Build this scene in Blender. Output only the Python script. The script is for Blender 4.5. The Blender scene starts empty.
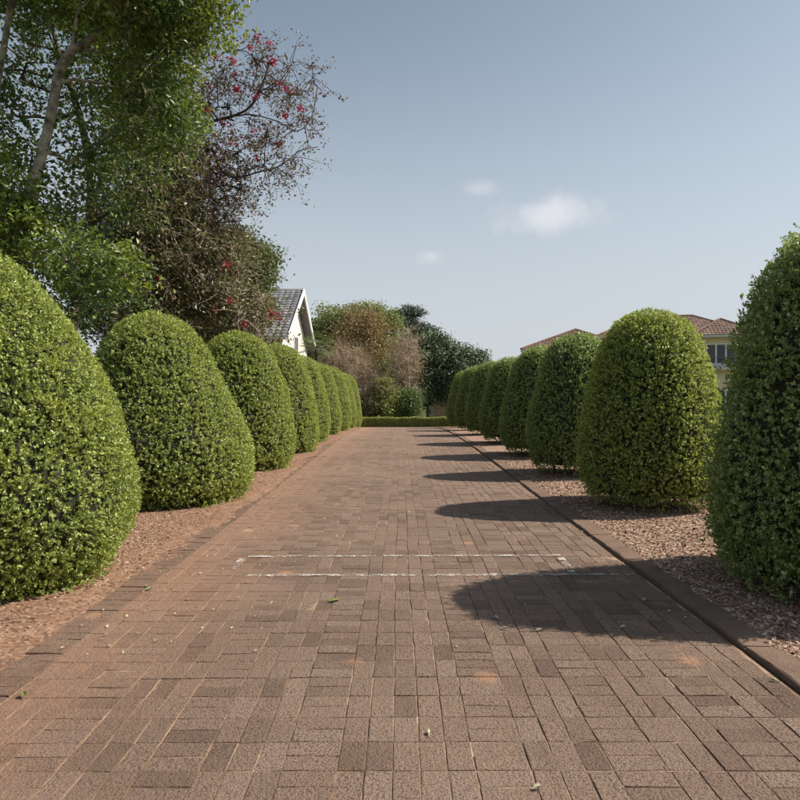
import bpy, math, random
import numpy as np
from mathutils import Vector

# ------------------------------------------------------------------ camera, sky, sun, exposure
SC = bpy.context.scene
COL = SC.collection
EYE, FPX = 1.45, 680.0            # eye height, focal length in 800-px picture units
HOR = 392.0                       # horizon row

cam_d = bpy.data.cameras.new("camera")
cam_d.sensor_fit = 'HORIZONTAL'
cam_d.sensor_width = 36.0
cam_d.lens = 36.0 * FPX / 800.0
cam_d.clip_start, cam_d.clip_end = 0.05, 3000
cam = bpy.data.objects.new("camera", cam_d)
COL.objects.link(cam)
cam.location = (0, 0, EYE)
cam.rotation_euler = (math.radians(90) - math.atan((400 - HOR) / FPX), 0, 0)
SC.camera = cam

SUN_EL, SUN_ROT = math.radians(45.5), math.radians(84.0)   # rotation from +Y towards +X
sd = Vector((math.sin(SUN_ROT) * math.cos(SUN_EL), math.cos(SUN_ROT) * math.cos(SUN_EL), math.sin(SUN_EL)))
sun_d = bpy.data.lights.new("sun", 'SUN')
sun_d.energy, sun_d.angle, sun_d.color = 5.0, math.radians(0.53), (1.0, 0.91, 0.78)
sun = bpy.data.objects.new("sun", sun_d)
COL.objects.link(sun)
sun.rotation_euler = sd.to_track_quat('Z', 'Y').to_euler()
sun.location = (30, 20, 40)

world = bpy.data.worlds.new("World")
SC.world = world
world.use_nodes = True
wt = world.node_tree
for n in list(wt.nodes):
    wt.nodes.remove(n)

def wn(t, **k):
    n = wt.nodes.new(t)
    for a, v in k.items():
        setattr(n, a, v)
    return n

def wmath(op, a, b=None, c=None):
    n = wn('ShaderNodeMath', operation=op)
    for i, v in enumerate((a, b, c)):
        if v is None:
            continue
        if isinstance(v, (int, float)):
            n.inputs[i].default_value = v
        else:
            wt.links.new(v, n.inputs[i])
    return n.outputs[0]

sky = wn('ShaderNodeTexSky', sky_type='NISHITA')
sky.sun_disc = False
sky.sun_elevation, sky.sun_rotation = SUN_EL, SUN_ROT
sky.altitude, sky.air_density, sky.dust_density, sky.ozone_density = 300, 1.0, 1.8, 1.2
hs = wn('ShaderNodeHueSaturation')
hs.inputs['Saturation'].default_value = 0.64
hs.inputs['Value'].default_value = 1.0
wt.links.new(sky.outputs[0], hs.inputs['Color'])
tc = wn('ShaderNodeTexCoord')
sp = wn('ShaderNodeSeparateXYZ')
wt.links.new(tc.outputs['Generated'], sp.inputs[0])
az = wmath('ARCTAN2', sp.outputs[0], sp.outputs[1])
el = wmath('ARCSINE', sp.outputs[2])
nz = wn('ShaderNodeTexNoise')
nz.inputs['Scale'].default_value = 17
nz.inputs['Detail'].default_value = 7
nz.inputs['Roughness'].default_value = 0.6
wt.links.new(tc.outputs['Generated'], nz.inputs['Vector'])
nzc = wmath('SUBTRACT', nz.outputs[0], 0.5)

def cloud(a0, e0, ra, re, dens):
    da = wmath('DIVIDE', wmath('SUBTRACT', az, a0), ra)
    de = wmath('DIVIDE', wmath('SUBTRACT', el, e0), re)
    d = wmath('SQRT', wmath('ADD', wmath('MULTIPLY', da, da), wmath('MULTIPLY', de, de)))
    f = wmath('ADD', wmath('SUBTRACT', 1.0, d), wmath('MULTIPLY', nzc, 1.7))
    m = wn('ShaderNodeMapRange', interpolation_type='SMOOTHSTEP')
    wt.links.new(f, m.inputs[0])
    m.inputs[1].default_value, m.inputs[2].default_value = 0.0, 1.05
    m.inputs[3].default_value, m.inputs[4].default_value = 0.0, dens
    return m.outputs[0]

c1 = cloud(0.212, 0.247, 0.105, 0.034, 0.62)
c2 = cloud(0.115, 0.288, 0.035, 0.016, 0.28)
c3 = cloud(0.045, 0.196, 0.032, 0.018, 0.36)
c4 = cloud(0.75, 0.22, 0.16, 0.04, 0.6)
c5 = cloud(-1.3, 0.30, 0.2, 0.05, 0.6)
cm = wmath('MAXIMUM', wmath('MAXIMUM', wmath('MAXIMUM', c1, c2), wmath('MAXIMUM', c3, c4)), c5)
mix = wn('ShaderNodeMix', data_type='RGBA')
wt.links.new(cm, mix.inputs[0])
tint = wn('ShaderNodeMix', data_type='RGBA', blend_type='MULTIPLY')
tint.inputs[0].default_value = 1.0
tint.inputs[7].default_value = (0.94, 1.0, 0.975, 1)
wt.links.new(hs.outputs[0], tint.inputs[6])
hz = wn('ShaderNodeMix', data_type='RGBA')      # pale air low over the horizon, all round
hm = wn('ShaderNodeMapRange', interpolation_type='SMOOTHSTEP')
wt.links.new(el, hm.inputs[0])
hm.inputs[1].default_value, hm.inputs[2].default_value, hm.inputs[3].default_value, hm.inputs[4].default_value = 0.55, -0.02, 0.0, 0.88
wt.links.new(hm.outputs[0], hz.inputs[0])
wt.links.new(tint.outputs[2], hz.inputs[6])
hz.inputs[7].default_value = (4.95, 5.25, 5.65, 1)
wt.links.new(hz.outputs[2], mix.inputs[6])
mix.inputs[7].default_value = (7.0, 7.0, 7.2, 1)
bg = wn('ShaderNodeBackground')
bg.inputs['Strength'].default_value = 0.091
wt.links.new(mix.outputs[2], bg.inputs['Color'])
out = wn('ShaderNodeOutputWorld')
wt.links.new(bg.outputs[0], out.inputs['Surface'])

SC.view_settings.view_transform = 'Standard'
SC.view_settings.look = 'None'
SC.view_settings.gamma = 1
SC.view_settings.use_curve_mapping = False
SC.view_settings.exposure = 0.48
SC.cycles.use_denoising = True
SC.cycles.max_bounces = 6
SC.cycles.transparent_max_bounces = 6

rng = np.random.default_rng(7)
random.seed(7)

# ------------------------------------------------------------------ helpers
def zg(y):
    """ground height: level, then falling gently from 17 m on, level again past 40 m"""
    y = np.asarray(y, dtype=float)
    t = np.clip(y - 17.0, 0, 23.0)
    return -0.0012 * t * t

def PX(px, py, Y):
    """a point at real distance Y whose direction was measured in the photograph"""
    return np.array([(px - 400) / FPX * Y, Y, EYE + (HOR - py) / FPX * Y])

def link(o, parent=None):
    COL.objects.link(o)
    if parent is not None:
        o.parent = parent
    return o

def tag(o, label=None, cat=None, group=None, kind=None):
    if label: o['label'] = label
    if cat: o['category'] = cat
    if group: o['group'] = group
    if kind: o['kind'] = kind
    return o

def empty(name, loc, rz=0.0):
    o = bpy.data.objects.new(name, None)
    o.empty_display_size = 0.2
    o.location = [float(v) for v in loc]
    o.rotation_euler = (0, 0, rz)
    return link(o)

def mesh_np(name, V, F, nside, mat=None, smooth=False):
    """V (n,3) array, F (m,nside) array of indices"""
    me = bpy.data.meshes.new(name)
    V = np.ascontiguousarray(V, dtype=np.float32)
    F = np.ascontiguousarray(F, dtype=np.int32)
    me.vertices.add(len(V)); me.vertices.foreach_set('co', V.ravel())
    me.loops.add(F.size); me.loops.foreach_set('vertex_index', F.ravel())
    me.polygons.add(len(F))
    me.polygons.foreach_set('loop_start', np.arange(len(F), dtype=np.int32) * nside)
    me.polygons.foreach_set('loop_total', np.full(len(F), nside, dtype=np.int32))
    me.polygons.foreach_set('use_smooth', np.full(len(F), bool(smooth)))
    me.update(calc_edges=True)
    if mat: me.materials.append(mat)
    return me

class MB:
    """collects polygons for one mesh"""
    def __init__(self): self.v, self.f = [], []
    def poly(self, pts):
        i = len(self.v); self.v += [tuple(float(c) for c in p) for p in pts]
        self.f.append(tuple(range(i, i + len(pts)))); return self
    def box(self, x0, x1, y0, y1, z0, z1):
        i = len(self.v)
        self.v += [(x, y, z) for z in (z0, z1) for y in (y0, y1) for x in (x0, x1)]
        for q in ((0,2,3,1),(4,5,7,6),(0,1,5,4),(2,6,7,3),(0,4,6,2),(1,3,7,5)):
            self.f.append(tuple(i + k for k in q))
        return self
    def prism(self, pts, d):
        """extrude polygon pts by vector d"""
        n = len(pts); i = len(self.v)
        P = [Vector(p) for p in pts]; d = Vector(d)
        self.v += [tuple(p) for p in P] + [tuple(p + d) for p in P]
        self.f.append(tuple(i + k for k in range(n)))
        self.f.append(tuple(i + n + k for k in reversed(range(n))))
        for k in range(n):
            j = (k + 1) % n
            self.f.append((i + k, i + n + k, i + n + j, i + j))
        return self
    def tube(self, pts, rads, k=8, cap=True):
        pts = [Vector(p) for p in pts]; rings = []
        for a, p in enumerate(pts):
            t = (pts[min(a + 1, len(pts) - 1)] - pts[max(a - 1, 0)]).normalized()
            u = t.orthogonal().normalized(); w = t.cross(u)
            i = len(self.v)
            for s in range(k):
                g = 2 * math.pi * s / k
                self.v.append(tuple(p + (u * math.cos(g) + w * math.sin(g)) * rads[a]))
            rings.append(i)
        for a in range(len(rings) - 1):
            for s in range(k):
                n = (s + 1) % k
                self.f.append((rings[a] + s, rings[a] + n, rings[a + 1] + n, rings[a + 1] + s))
        if cap:
            self.f.append(tuple(rings[-1] + s for s in range(k)))
            self.f.append(tuple(rings[0] + s for s in reversed(range(k))))
        return self
    def build(self, name, mat, parent=None, smooth=False):
        me = bpy.data.meshes.new(name)
        me.from_pydata(self.v, [], self.f)
        import bmesh
        bm = bmesh.new(); bm.from_mesh(me)
        bmesh.ops.recalc_face_normals(bm, faces=bm.faces[:])
        bm.to_mesh(me); bm.free()
        if smooth:
            for p in me.polygons: p.use_smooth = True
        if mat: me.materials.append(mat)
        o = bpy.data.objects.new(name, me)
        return link(o, parent)

# ------------------------------------------------------------------ materials
class NM:
    def __init__(self, name):
        self.m = bpy.data.materials.new(name); self.m.use_nodes = True
        self.t = self.m.node_tree
        self.b = self.t.nodes['Principled BSDF']
        self.out = self.t.nodes['Material Output']
    def n(self, t, **k):
        x = self.t.nodes.new(t)
        for a, v in k.items(): setattr(x, a, v)
        return x
    def set(self, sock, v):
        if isinstance(v, (int, float, tuple, list)): sock.default_value = v
        else: self.t.links.new(v, sock)
    def math(self, op, a, b=None, clamp=False):
        x = self.n('ShaderNodeMath', operation=op, use_clamp=clamp)
        self.set(x.inputs[0], a)
        if b is not None: self.set(x.inputs[1], b)
        return x.outputs[0]
    def pos(self): return self.n('ShaderNodeNewGeometry').outputs['Position']
    def island(self): return self.n('ShaderNodeNewGeometry').outputs['Random Per Island']
    def noise(self, scale, detail=3, rough=0.55, vec=None, col=False, dist=0.0):
        x = self.n('ShaderNodeTexNoise')
        self.set(x.inputs['Vector'], vec if vec is not None else self.pos())
        x.inputs['Scale'].default_value = scale; x.inputs['Detail'].default_value = detail
        x.inputs['Roughness'].default_value = rough; x.inputs['Distortion'].default_value = dist
        return x.outputs[1 if col else 0]
    def voronoi(self, scale, out='Distance', vec=None):
        x = self.n('ShaderNodeTexVoronoi')
        self.set(x.inputs['Vector'], vec if vec is not None else self.pos())
        x.inputs['Scale'].default_value = scale
        return x.outputs[out]
    def ramp(self, fac, stops, interp='LINEAR'):
        x = self.n('ShaderNodeValToRGB'); x.color_ramp.interpolation = interp
        e = x.color_ramp.elements
        while len(e) < len(stops): e.new(0.5)
        for k, (p, c) in enumerate(stops):
            e[k].position = p
            e[k].color = (c, c, c, 1) if isinstance(c, (int, float)) else (*c, 1)
        self.set(x.inputs[0], fac)
        return x.outputs[0]
    def mix(self, fac, a, b, mode='MIX'):
        x = self.n('ShaderNodeMix', data_type='RGBA', blend_type=mode)
        self.set(x.inputs[0], fac)
        for i, v in ((6, a), (7, b)):
            self.set(x.inputs[i], (*v, 1) if isinstance(v, tuple) and len(v) == 3 else v)
        return x.outputs[2]
    def range(self, v, a, b, c=0.0, d=1.0, smooth=True):
        x = self.n('ShaderNodeMapRange', interpolation_type='SMOOTHSTEP' if smooth else 'LINEAR')
        self.set(x.inputs[0], v)
        for i, k in enumerate((a, b, c, d)): x.inputs[i + 1].default_value = k
        return x.outputs[0]
    def bump(self, h, strength=0.5, dist=0.01):
        x = self.n('ShaderNodeBump')
        x.inputs['Strength'].default_value = strength; x.inputs['Distance'].default_value = dist
        self.set(x.inputs['Height'], h)
        self.t.links.new(x.outputs[0], self.b.inputs['Normal'])
        return x.outputs[0]
    def color(self, c): self.set(self.b.inputs['Base Color'], (*c, 1) if isinstance(c, tuple) else c)
    def rough(self, r, spec=0.5):
        self.set(self.b.inputs['Roughness'], r); self.b.inputs['Specular IOR Level'].default_value = spec

def leaf_mat(name, stops, rough=0.45, transl=0.3, tcol=(0.25, 0.35, 0.04), clump=1.3, tint=(0.15, 0.2, 0.03), spec=0.5, tint_amt=0.6):
    m = NM(name)
    isl = m.island()
    c = m.ramp(isl, stops)
    f = m.math('MULTIPLY', m.range(m.noise(clump, 3, 0.6), 0.5, 0.72), tint_amt)
    c = m.mix(f, c, tint)
    m.color(c); m.rough(rough, spec)
    tr = m.n('ShaderNodeBsdfTranslucent')
    m.set(tr.inputs['Color'], m.mix(0.6, c, tcol))
    ms = m.n('ShaderNodeMixShader'); ms.inputs[0].default_value = transl
    m.t.links.new(m.b.outputs[0], ms.inputs[1]); m.t.links.new(tr.outputs[0], ms.inputs[2])
    m.t.links.new(ms.outputs[0], m.out.inputs['Surface'])
    return m.m

def plain(name, c, rough=0.7, var=0.15, scale=3.0, bump=0.0, bscale=40, spec=0.3, metal=0.0):
    m = NM(name)
    d = tuple(v * (1 - var * 1.6) for v in c); l = tuple(min(1, v * (1 + var)) for v in c)
    m.color(m.ramp(m.noise(scale, 5, 0.6), [(0.3, d), (0.7, l)])); m.rough(rough, spec)
    m.b.inputs['Metallic'].default_value = metal
    if bump: m.bump(m.noise(bscale, 4), bump, 0.01)
    return m.m

M = {}
# clipped bushes: dark glossy old leaves, yellow-green young ones
M['bush'] = leaf_mat('bush_leaf', [(0.0, (0.050, 0.085, 0.024)), (0.3, (0.125, 0.19, 0.045)), (0.65, (0.31, 0.39, 0.092)), (1.0, (0.64, 0.70, 0.28))],
                     rough=0.42, transl=0.40, tcol=(0.58, 0.62, 0.10), clump=3.2, tint=(0.36, 0.40, 0.08), spec=.5)
M['bushdark'] = leaf_mat('bush_leaf_deep', [(0.0, (0.065, 0.110, 0.042)), (0.4, (0.145, 0.225, 0.072)), (0.75, (0.28, 0.37, 0.115)), (1.0, (0.58, 0.64, 0.30))],
                     rough=0.36, transl=0.40, tcol=(0.46, 0.56, 0.10), clump=3.2, tint=(0.22, 0.28, 0.06), spec=.8)
M['twig'] = plain('shade_dark_twigs', (0.028, 0.030, 0.017), 0.9, 0.35, 9, 0.6, 60)  # inner twigs, with the shade between leaves put into their dark colour
M['stem'] = plain('stem_bark', (0.13, 0.10, 0.075), 0.9, 0.3, 12, 0.6, 60)
M['bark_pale'] = plain('pale_bark', (0.32, 0.28, 0.22), 0.85, 0.55, 5, 1.0, 22)
M['bark_dark'] = plain('dark_bark', (0.085, 0.065, 0.05), 0.9, 0.35, 5, 0.6, 30)
M['bark_dry'] = plain('dry_twig_bark', (0.48, 0.38, 0.31), 0.9, 0.25, 5, 0.3, 30)
M['leaf_bright'] = leaf_mat('bright_tree_leaf', [(0.0, (0.055, 0.085, 0.02)), (0.55, (0.16, 0.225, 0.042)), (1.0, (0.40, 0.46, 0.09))], transl=0.34, tcol=(0.28, 0.36, 0.03), clump=0.7, tint=(0.15, 0.16, 0.03))
M['leaf_dark'] = leaf_mat('dark_tree_leaf', [(0.0, (0.038, 0.065, 0.024)), (0.7, (0.085, 0.14, 0.044)), (1.0, (0.19, 0.25, 0.08))], transl=0.3, tcol=(0.16, 0.26, 0.03), clump=0.5, tint=(0.20, 0.10, 0.05))
M['leaf_olive'] = leaf_mat('olive_tree_leaf', [(0.0, (0.06, 0.065, 0.033)), (0.5, (0.13, 0.135, 0.06)), (0.85, (0.23, 0.21, 0.12)), (1.0, (0.32, 0.19, 0.14))], transl=0.3, tcol=(0.22, 0.24, 0.06), clump=0.8, tint=(0.20, 0.15, 0.09))
M['leaf_red'] = leaf_mat('reddish_leaf', [(0.0, (0.05, 0.055, 0.03)), (0.5, (0.11, 0.075, 0.05)), (0.8, (0.17, 0.06, 0.05)), (1.0, (0.22, 0.05, 0.06))], transl=0.3, tcol=(0.25, 0.10, 0.06), clump=0.8, tint=(0.10, 0.10, 0.04))
M['leaf_magnolia'] = leaf_mat('glossy_dark_leaf', [(0.0, (0.055, 0.085, 0.048)), (0.6, (0.11, 0.16, 0.085)), (1.0, (0.28, 0.32, 0.21))], rough=0.5, transl=0.12, tcol=(0.12, 0.18, 0.05), clump=0.8, tint=(0.10, 0.12, 0.07))
M['leaf_cedar'] = leaf_mat('blue_green_needle', [(0.0, (0.07, 0.10, 0.08)), (1.0, (0.14, 0.18, 0.14))], rough=0.6, transl=0.1, tcol=(0.1, 0.14, 0.08), clump=0.6, tint=(0.07, 0.09, 0.07))
M['leaf_mid'] = leaf_mat('mid_green_leaf', [(0.0, (0.14, 0.17, 0.07)), (0.6, (0.27, 0.30, 0.125)), (1.0, (0.40, 0.42, 0.19))], rough=0.5, transl=0.3, tcol=(0.2, 0.28, 0.05), clump=0.5, tint=(0.15, 0.16, 0.05))
M['leaf_rust'] = leaf_mat('rusty_leaf', [(0.0, (0.16, 0.13, 0.05)), (0.6, (0.32, 0.235, 0.095)), (1.0, (0.42, 0.31, 0.15))], rough=0.6, transl=0.3, tcol=(0.3, 0.2, 0.06), clump=0.5, tint=(0.14, 0.13, 0.045))
M['leaf_hedge'] = leaf_mat('low_hedge_leaf', [(0.0, (0.17, 0.21, 0.06)), (0.6, (0.34, 0.38, 0.11)), (1.0, (0.50, 0.50, 0.19))], rough=0.5, transl=0.35, tcol=(0.3, 0.36, 0.06), clump=1.2, tint=(0.22, 0.20, 0.06))
M['leaf_palm'] = leaf_mat('palm_leaf', [(0.0, (0.07, 0.10, 0.035)), (1.0, (0.16, 0.19, 0.07))], rough=0.45, transl=0.25, tcol=(0.2, 0.25, 0.06), clump=1.0, tint=(0.2, 0.16, 0.08))
M['flower'] = leaf_mat('crimson_petal', [(0.0, (0.26, 0.012, 0.04)), (0.6, (0.42, 0.022, 0.075)), (1.0, (0.52, 0.08, 0.13))], rough=0.6, transl=0.35, tcol=(0.6, 0.05, 0.1), clump=3, tint=(0.45, 0.02, 0.06))

def brick_mat(name, edging=False):
    m = NM(name)
    p = m.pos()
    oi = m.n('ShaderNodeObjectInfo').outputs['Random']
    r = m.math('FRACT', m.math('ADD', m.island(), m.math('MULTIPLY', oi, 7.31)))
    if edging:
        base = m.ramp(r, [(0.0, (0.095, 0.058, 0.042)), (0.5, (0.125, 0.078, 0.056)), (1.0, (0.155, 0.10, 0.074))])
    else:
        base = m.ramp(r, [(0.0, (0.150, 0.092, 0.064)), (0.35, (0.248, 0.160, 0.115)), (0.75, (0.275, 0.182, 0.134)), (1.0, (0.315, 0.218, 0.168))])
    # exposed aggregate: pale and dark specks, pits
    sp1 = m.noise(230, 2, 0.7, p)
    sp2 = m.noise(90, 3, 0.65, p)
    vor = m.voronoi(150, 'Color', p)
    base = m.mix(m.range(sp1, 0.56, 0.70, 0, 0.75), base, (0.50, 0.39, 0.31))
    base = m.mix(m.range(sp2, 0.52, 0.35, 0, 0.95), base, (0.070, 0.042, 0.030))
    base = m.mix(m.math('MULTIPLY', m.n('ShaderNodeSeparateColor').outputs[0] if False else m.voronoi(110, 'Distance', p), 0.35), base, (0.10, 0.075, 0.06))
    # large blotches of wear
    base = m.mix(m.range(m.noise(1.1, 4, 0.6, p), 0.42, 0.7, 0, 0.5), base, (0.175, 0.115, 0.086))
    base = m.mix(m.math('MULTIPLY', m.range(m.noise(0.55, 4, 0.65, p), 0.42, 0.68, 0, 0.34), m.range(m.noise(45, 3, 0.7, p), 0.3, 0.65, 0.4, 1.0)), base, (0.40, 0.29, 0.22))   # dry dust
    # red soil washed over the pavers along the left verge, in streaks and a few splashes
    s = m.n('ShaderNodeSeparateXYZ'); m.set(s.inputs[0], p)
    warp = m.math('MULTIPLY', m.math('SUBTRACT', m.noise(0.9, 4, 0.6, p), 0.5), 1.9)
    xs = m.math('ADD', s.outputs[0], warp)
    fL = m.range(xs, -0.75, -2.0, 0, 0.4 if edging else 0.95)
    fine = m.range(m.noise(14, 4, 0.65, p), 0.30, 0.62, 0.35, 1.0)
    base = m.mix(m.math('MULTIPLY', fL, fine), base, (0.33, 0.188, 0.122))
    spot = m.voronoi(1.7, 'Distance', p)
    fs = m.math('MULTIPLY', m.range(m.math('ADD', spot, m.math('MULTIPLY', m.math('SUBTRACT', m.noise(16, 3, 0.6, p), 0.5), 0.14)), 0.15, 0.02, 0, 0.85), m.range(m.noise(0.7, 1, 0.5, p), 0.36, 0.48))
    base = m.mix(fs, base, (0.46, 0.25, 0.15))
    m.color(base); m.rough(0.82, 0.35)
    h = m.math('ADD', m.math('MULTIPLY', sp2, 1.0), m.math('ADD', m.math('MULTIPLY', sp1, 0.5), m.math('MULTIPLY', m.noise(28, 4, 0.6, p), 0.9)))
    m.bump(h, 1.0, 0.016)
    return m.m
M['brick'] = brick_mat('weathered_paver')
M['edge'] = brick_mat('dark_edging_paver', True)

def joint_mat():
    m = NM('joint_sand'); p = m.pos()
    c = m.ramp(m.noise(2.1, 4, 0.7, p), [(0.30, (0.09, 0.06, 0.042)), (0.48, (0.26, 0.17, 0.11)), (0.64, (0.48, 0.34, 0.24))])
    m.color(m.mix(m.range(m.noise(160, 2, 0.6, p), 0.4, 0.7, 0, 0.5), c, (0.10, 0.07, 0.05))); m.rough(0.95, 0.1)
    m.bump(m.noise(120, 3), 0.8, 0.01); return m.m
M['joint'] = joint_mat()

def kerb_mat():
    m = NM('kerb_concrete'); p = m.pos()
    c = m.ramp(m.noise(3.2, 5, 0.65, p), [(0.3, (0.125, 0.082, 0.060)), (0.7, (0.205, 0.138, 0.10))])
    c = m.mix(m.range(m.noise(130, 3, 0.7, p), 0.55, 0.72, 0, 0.5), c, (0.34, 0.28, 0.23))
    c = m.mix(m.range(m.noise(70, 3, 0.7, p), 0.45, 0.3, 0, 0.7), c, (0.06, 0.045, 0.035))
    m.color(c); m.rough(0.9, 0.25)
    m.bump(m.math('ADD', m.noise(90, 3, 0.7, p), m.noise(18, 3, 0.6, p)), 0.8, 0.008); return m.m
M['kerb'] = kerb_mat()

def soil_mat(name, a, b, c3):
    m = NM(name); p = m.pos()
    c = m.ramp(m.noise(2.4, 5, 0.65, p), [(0.3, a), (0.7, b)])
    v = m.n('ShaderNodeTexVoronoi'); m.set(v.inputs['Vector'], p); v.inputs['Scale'].default_value = 46
    sep = m.n('ShaderNodeSeparateColor'); m.t.links.new(v.outputs['Color'], sep.inputs[0])
    c = m.mix(m.range(sep.outputs[0], 0.35, 0.95, 0, 0.85), c, c3)
    c = m.mix(m.range(sep.outputs[1], 0.6, 1.0, 0, 0.7), c, (0.07, 0.045, 0.032))
    m.color(c); m.rough(0.95, 0.15)
    m.bump(m.math('ADD', m.math('MULTIPLY', sep.outputs[2], 0.6), m.noise(60, 4, 0.7, p)), 0.9, 0.012); return m.m
M['soil'] = soil_mat('red_soil', (0.175, 0.092, 0.058), (0.28, 0.160, 0.105), (0.37, 0.24, 0.17))
M['bed'] = soil_mat('gravel_soil', (0.19, 0.115, 0.08), (0.32, 0.205, 0.148), (0.50, 0.36, 0.275))

def chip_mat(name, dusty):
    m = NM(name)
    c = m.ramp(m.island(), [(0.0, (0.08, 0.050, 0.036)), (0.3, (0.24, 0.15, 0.105)), (0.65, (0.40, 0.27, 0.195)), (0.9, (0.58, 0.44, 0.34)), (1.0, (0.70, 0.60, 0.50))])
    m.color(m.mix(dusty, c, (0.28, 0.155, 0.10))); m.rough(0.85, 0.25); return m.m
M['chip'] = chip_mat('stone_chip', 0.12)
M['chip_red'] = chip_mat('dusty_stone_chip', 0.38)

def grass_mat():
    m = NM('lawn_grass'); p = m.pos()
    c = m.ramp(m.noise(0.35, 5, 0.65, p), [(0.3, (0.06, 0.075, 0.022)), (0.55, (0.10, 0.115, 0.035)), (0.75, (0.17, 0.14, 0.06))])
    m.color(m.mix(m.range(m.noise(30, 3, 0.7, p), 0.4, 0.7, 0, 0.6), c, (0.045, 0.06, 0.02))); m.rough(0.95, 0.1)
    m.bump(m.noise(24, 4, 0.7), 1.0, 0.05); return m.m
M['grass'] = grass_mat()

def paint_mat():
    m = NM('worn_white_paint'); p = m.pos()
    m.color(m.ramp(m.noise(40, 3, 0.6, p), [(0.3, (0.52, 0.49, 0.45)), (0.7, (0.74, 0.72, 0.68))])); m.rough(0.8, 0.3)
    tr = m.n('ShaderNodeBsdfTransparent'); ms = m.n('ShaderNodeMixShader')
    f = m.math('ADD', m.math('MULTIPLY', m.noise(9, 4, 0.7, p), 0.9), m.math('MULTIPLY', m.noise(75, 3, 0.75, p), 0.9))
    m.set(ms.inputs[0], m.range(f, 0.84, 1.06, 0, 0.75))
    m.t.links.new(tr.outputs[0], ms.inputs[1]); m.t.links.new(m.b.outputs[0], ms.inputs[2])
    m.t.links.new(ms.outputs[0], m.out.inputs['Surface']); return m.m
M['paint'] = paint_mat()

def tile_mat(name, stops):
    m = NM(name)
    c = m.ramp(m.island(), stops)
    c = m.mix(m.range(m.noise(0.8, 4, 0.6), 0.4, 0.7, 0, 0.4), c, tuple(v * 0.75 for v in stops[0][1]))
    m.color(c); m.rough(0.7, 0.35); return m.m
M['slate'] = tile_mat('grey_roof_tile', [(0.0, (0.13, 0.13, 0.145)), (0.6, (0.19, 0.19, 0.205)), (1.0, (0.25, 0.25, 0.265))])
M['terra'] = tile_mat('terracotta_tile', [(0.0, (0.115, 0.066, 0.05)), (0.6, (0.175, 0.105, 0.08)), (1.0, (0.25, 0.16, 0.125))])
M['cream'] = plain('cream_plaster', (0.63, 0.60, 0.55), 0.9, 0.06, 0.8)
M['yellow'] = plain('ochre_plaster', (0.86, 0.74, 0.54), 0.9, 0.07, 0.7)
M['shaded_cream'] = plain('shaded_cream_plaster', (0.40, 0.34, 0.28), 0.9, 0.08, 0.7)  # cream wall as it looks in shade, the shade put into the colour
M['white'] = plain('white_paint', (0.80, 0.79, 0.76), 0.5, 0.04, 2)
M['darkframe'] = plain('dark_timber', (0.09, 0.065, 0.05), 0.6, 0.2, 3)
M['iron'] = plain('grey_iron', (0.16, 0.16, 0.165), 0.5, 0.1, 3, metal=0.6)
def glass_mat():
    m = NM('window_glass'); m.color((0.02, 0.024, 0.028)); m.rough(0.05, 0.6); return m.m
M['glass'] = glass_mat()
M['litter'] = tile_mat('pale_leaf_litter', [(0.0, (0.30, 0.21, 0.12)), (0.6, (0.50, 0.41, 0.28)), (1.0, (0.66, 0.60, 0.46))])
M['fallen_green'] = plain('fallen_green_leaf', (0.16, 0.21, 0.035), 0.5, 0.2, 30)
M['fallen_pale'] = plain('fallen_pale_leaf', (0.45, 0.42, 0.30), 0.6, 0.2, 30)

# ------------------------------------------------------------------ leaf meshes
def norm(a): return a / np.maximum(np.linalg.norm(a, axis=1, keepdims=True), 1e-9)

def leaf_arrays(r, P, N, L, W, ax=None, hexa=True):
    n = len(P)
    if ax is None: ax = r.normal(size=(n, 3))
    N = norm(N)
    ax = ax - (ax * N).sum(1, keepdims=True) * N
    ax = norm(ax); sd_ = np.cross(N, ax)
    L = (np.ones(n) * L)[:, None]; W = (np.ones(n) * W)[:, None]
    f = 0.22 * W
    if hexa:
        V = np.stack([P - ax * L * .5,
                      P - ax * L * .15 + sd_ * W * .48 + N * f, P + ax * L * .18 + sd_ * W * .42 + N * f,
                      P + ax * L * .5 - N * f * .6,
                      P + ax * L * .18 - sd_ * W * .42 + N * f, P - ax * L * .15 - sd_ * W * .48 + N * f], 1)
        b = np.arange(n)[:, None] * 6
        F = np.concatenate([b + [0, 3, 2, 1], b + [0, 5, 4, 3]], 0)
        return V.reshape(-1, 3), F, 4
    V = np.stack([P - ax * L * .5, P + sd_ * W * .5 + N * f, P + ax * L * .5, P - sd_ * W * .5 + N * f], 1)
    b = np.arange(n)[:, None] * 4
    F = np.concatenate([b + [0, 2, 1], b + [0, 3, 2]], 0)
    return V.reshape(-1, 3), F, 3

def leaf_mesh(name, r, P, N, L, W, mat, ax=None, hexa=False):
    V, F, k = leaf_arrays(r, P, N, L, W, ax, hexa)
    return mesh_np(name, V, F, k, mat)

# ------------------------------------------------------------------ the ground
def grid_mesh(name, xs, ys, zf, mat, smooth=True):
    X, Y = np.meshgrid(xs, ys)
    V = np.stack([X, Y, zf(X, Y)], -1).reshape(-1, 3)
    nx, ny = len(xs), len(ys)
    i = (np.arange(ny - 1)[:, None] * nx + np.arange(nx - 1)[None, :]).ravel()
    F = np.stack([i, i + 1, i + nx + 1, i + nx], 1)
    return mesh_np(name, V, F, 4, mat, smooth)

def vn(x, y, s, seed=0):
    """cheap smooth noise, about -1..1"""
    r = np.random.default_rng(seed); o = 0
    for k in range(6):
        a = r.uniform(0, 2 * math.pi); fr = s * r.uniform(0.6, 1.9); ph = r.uniform(0, 6.28)
        o = o + np.sin((x * math.cos(a) + y * math.sin(a)) * fr + ph)
    return o / 3.2

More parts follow.
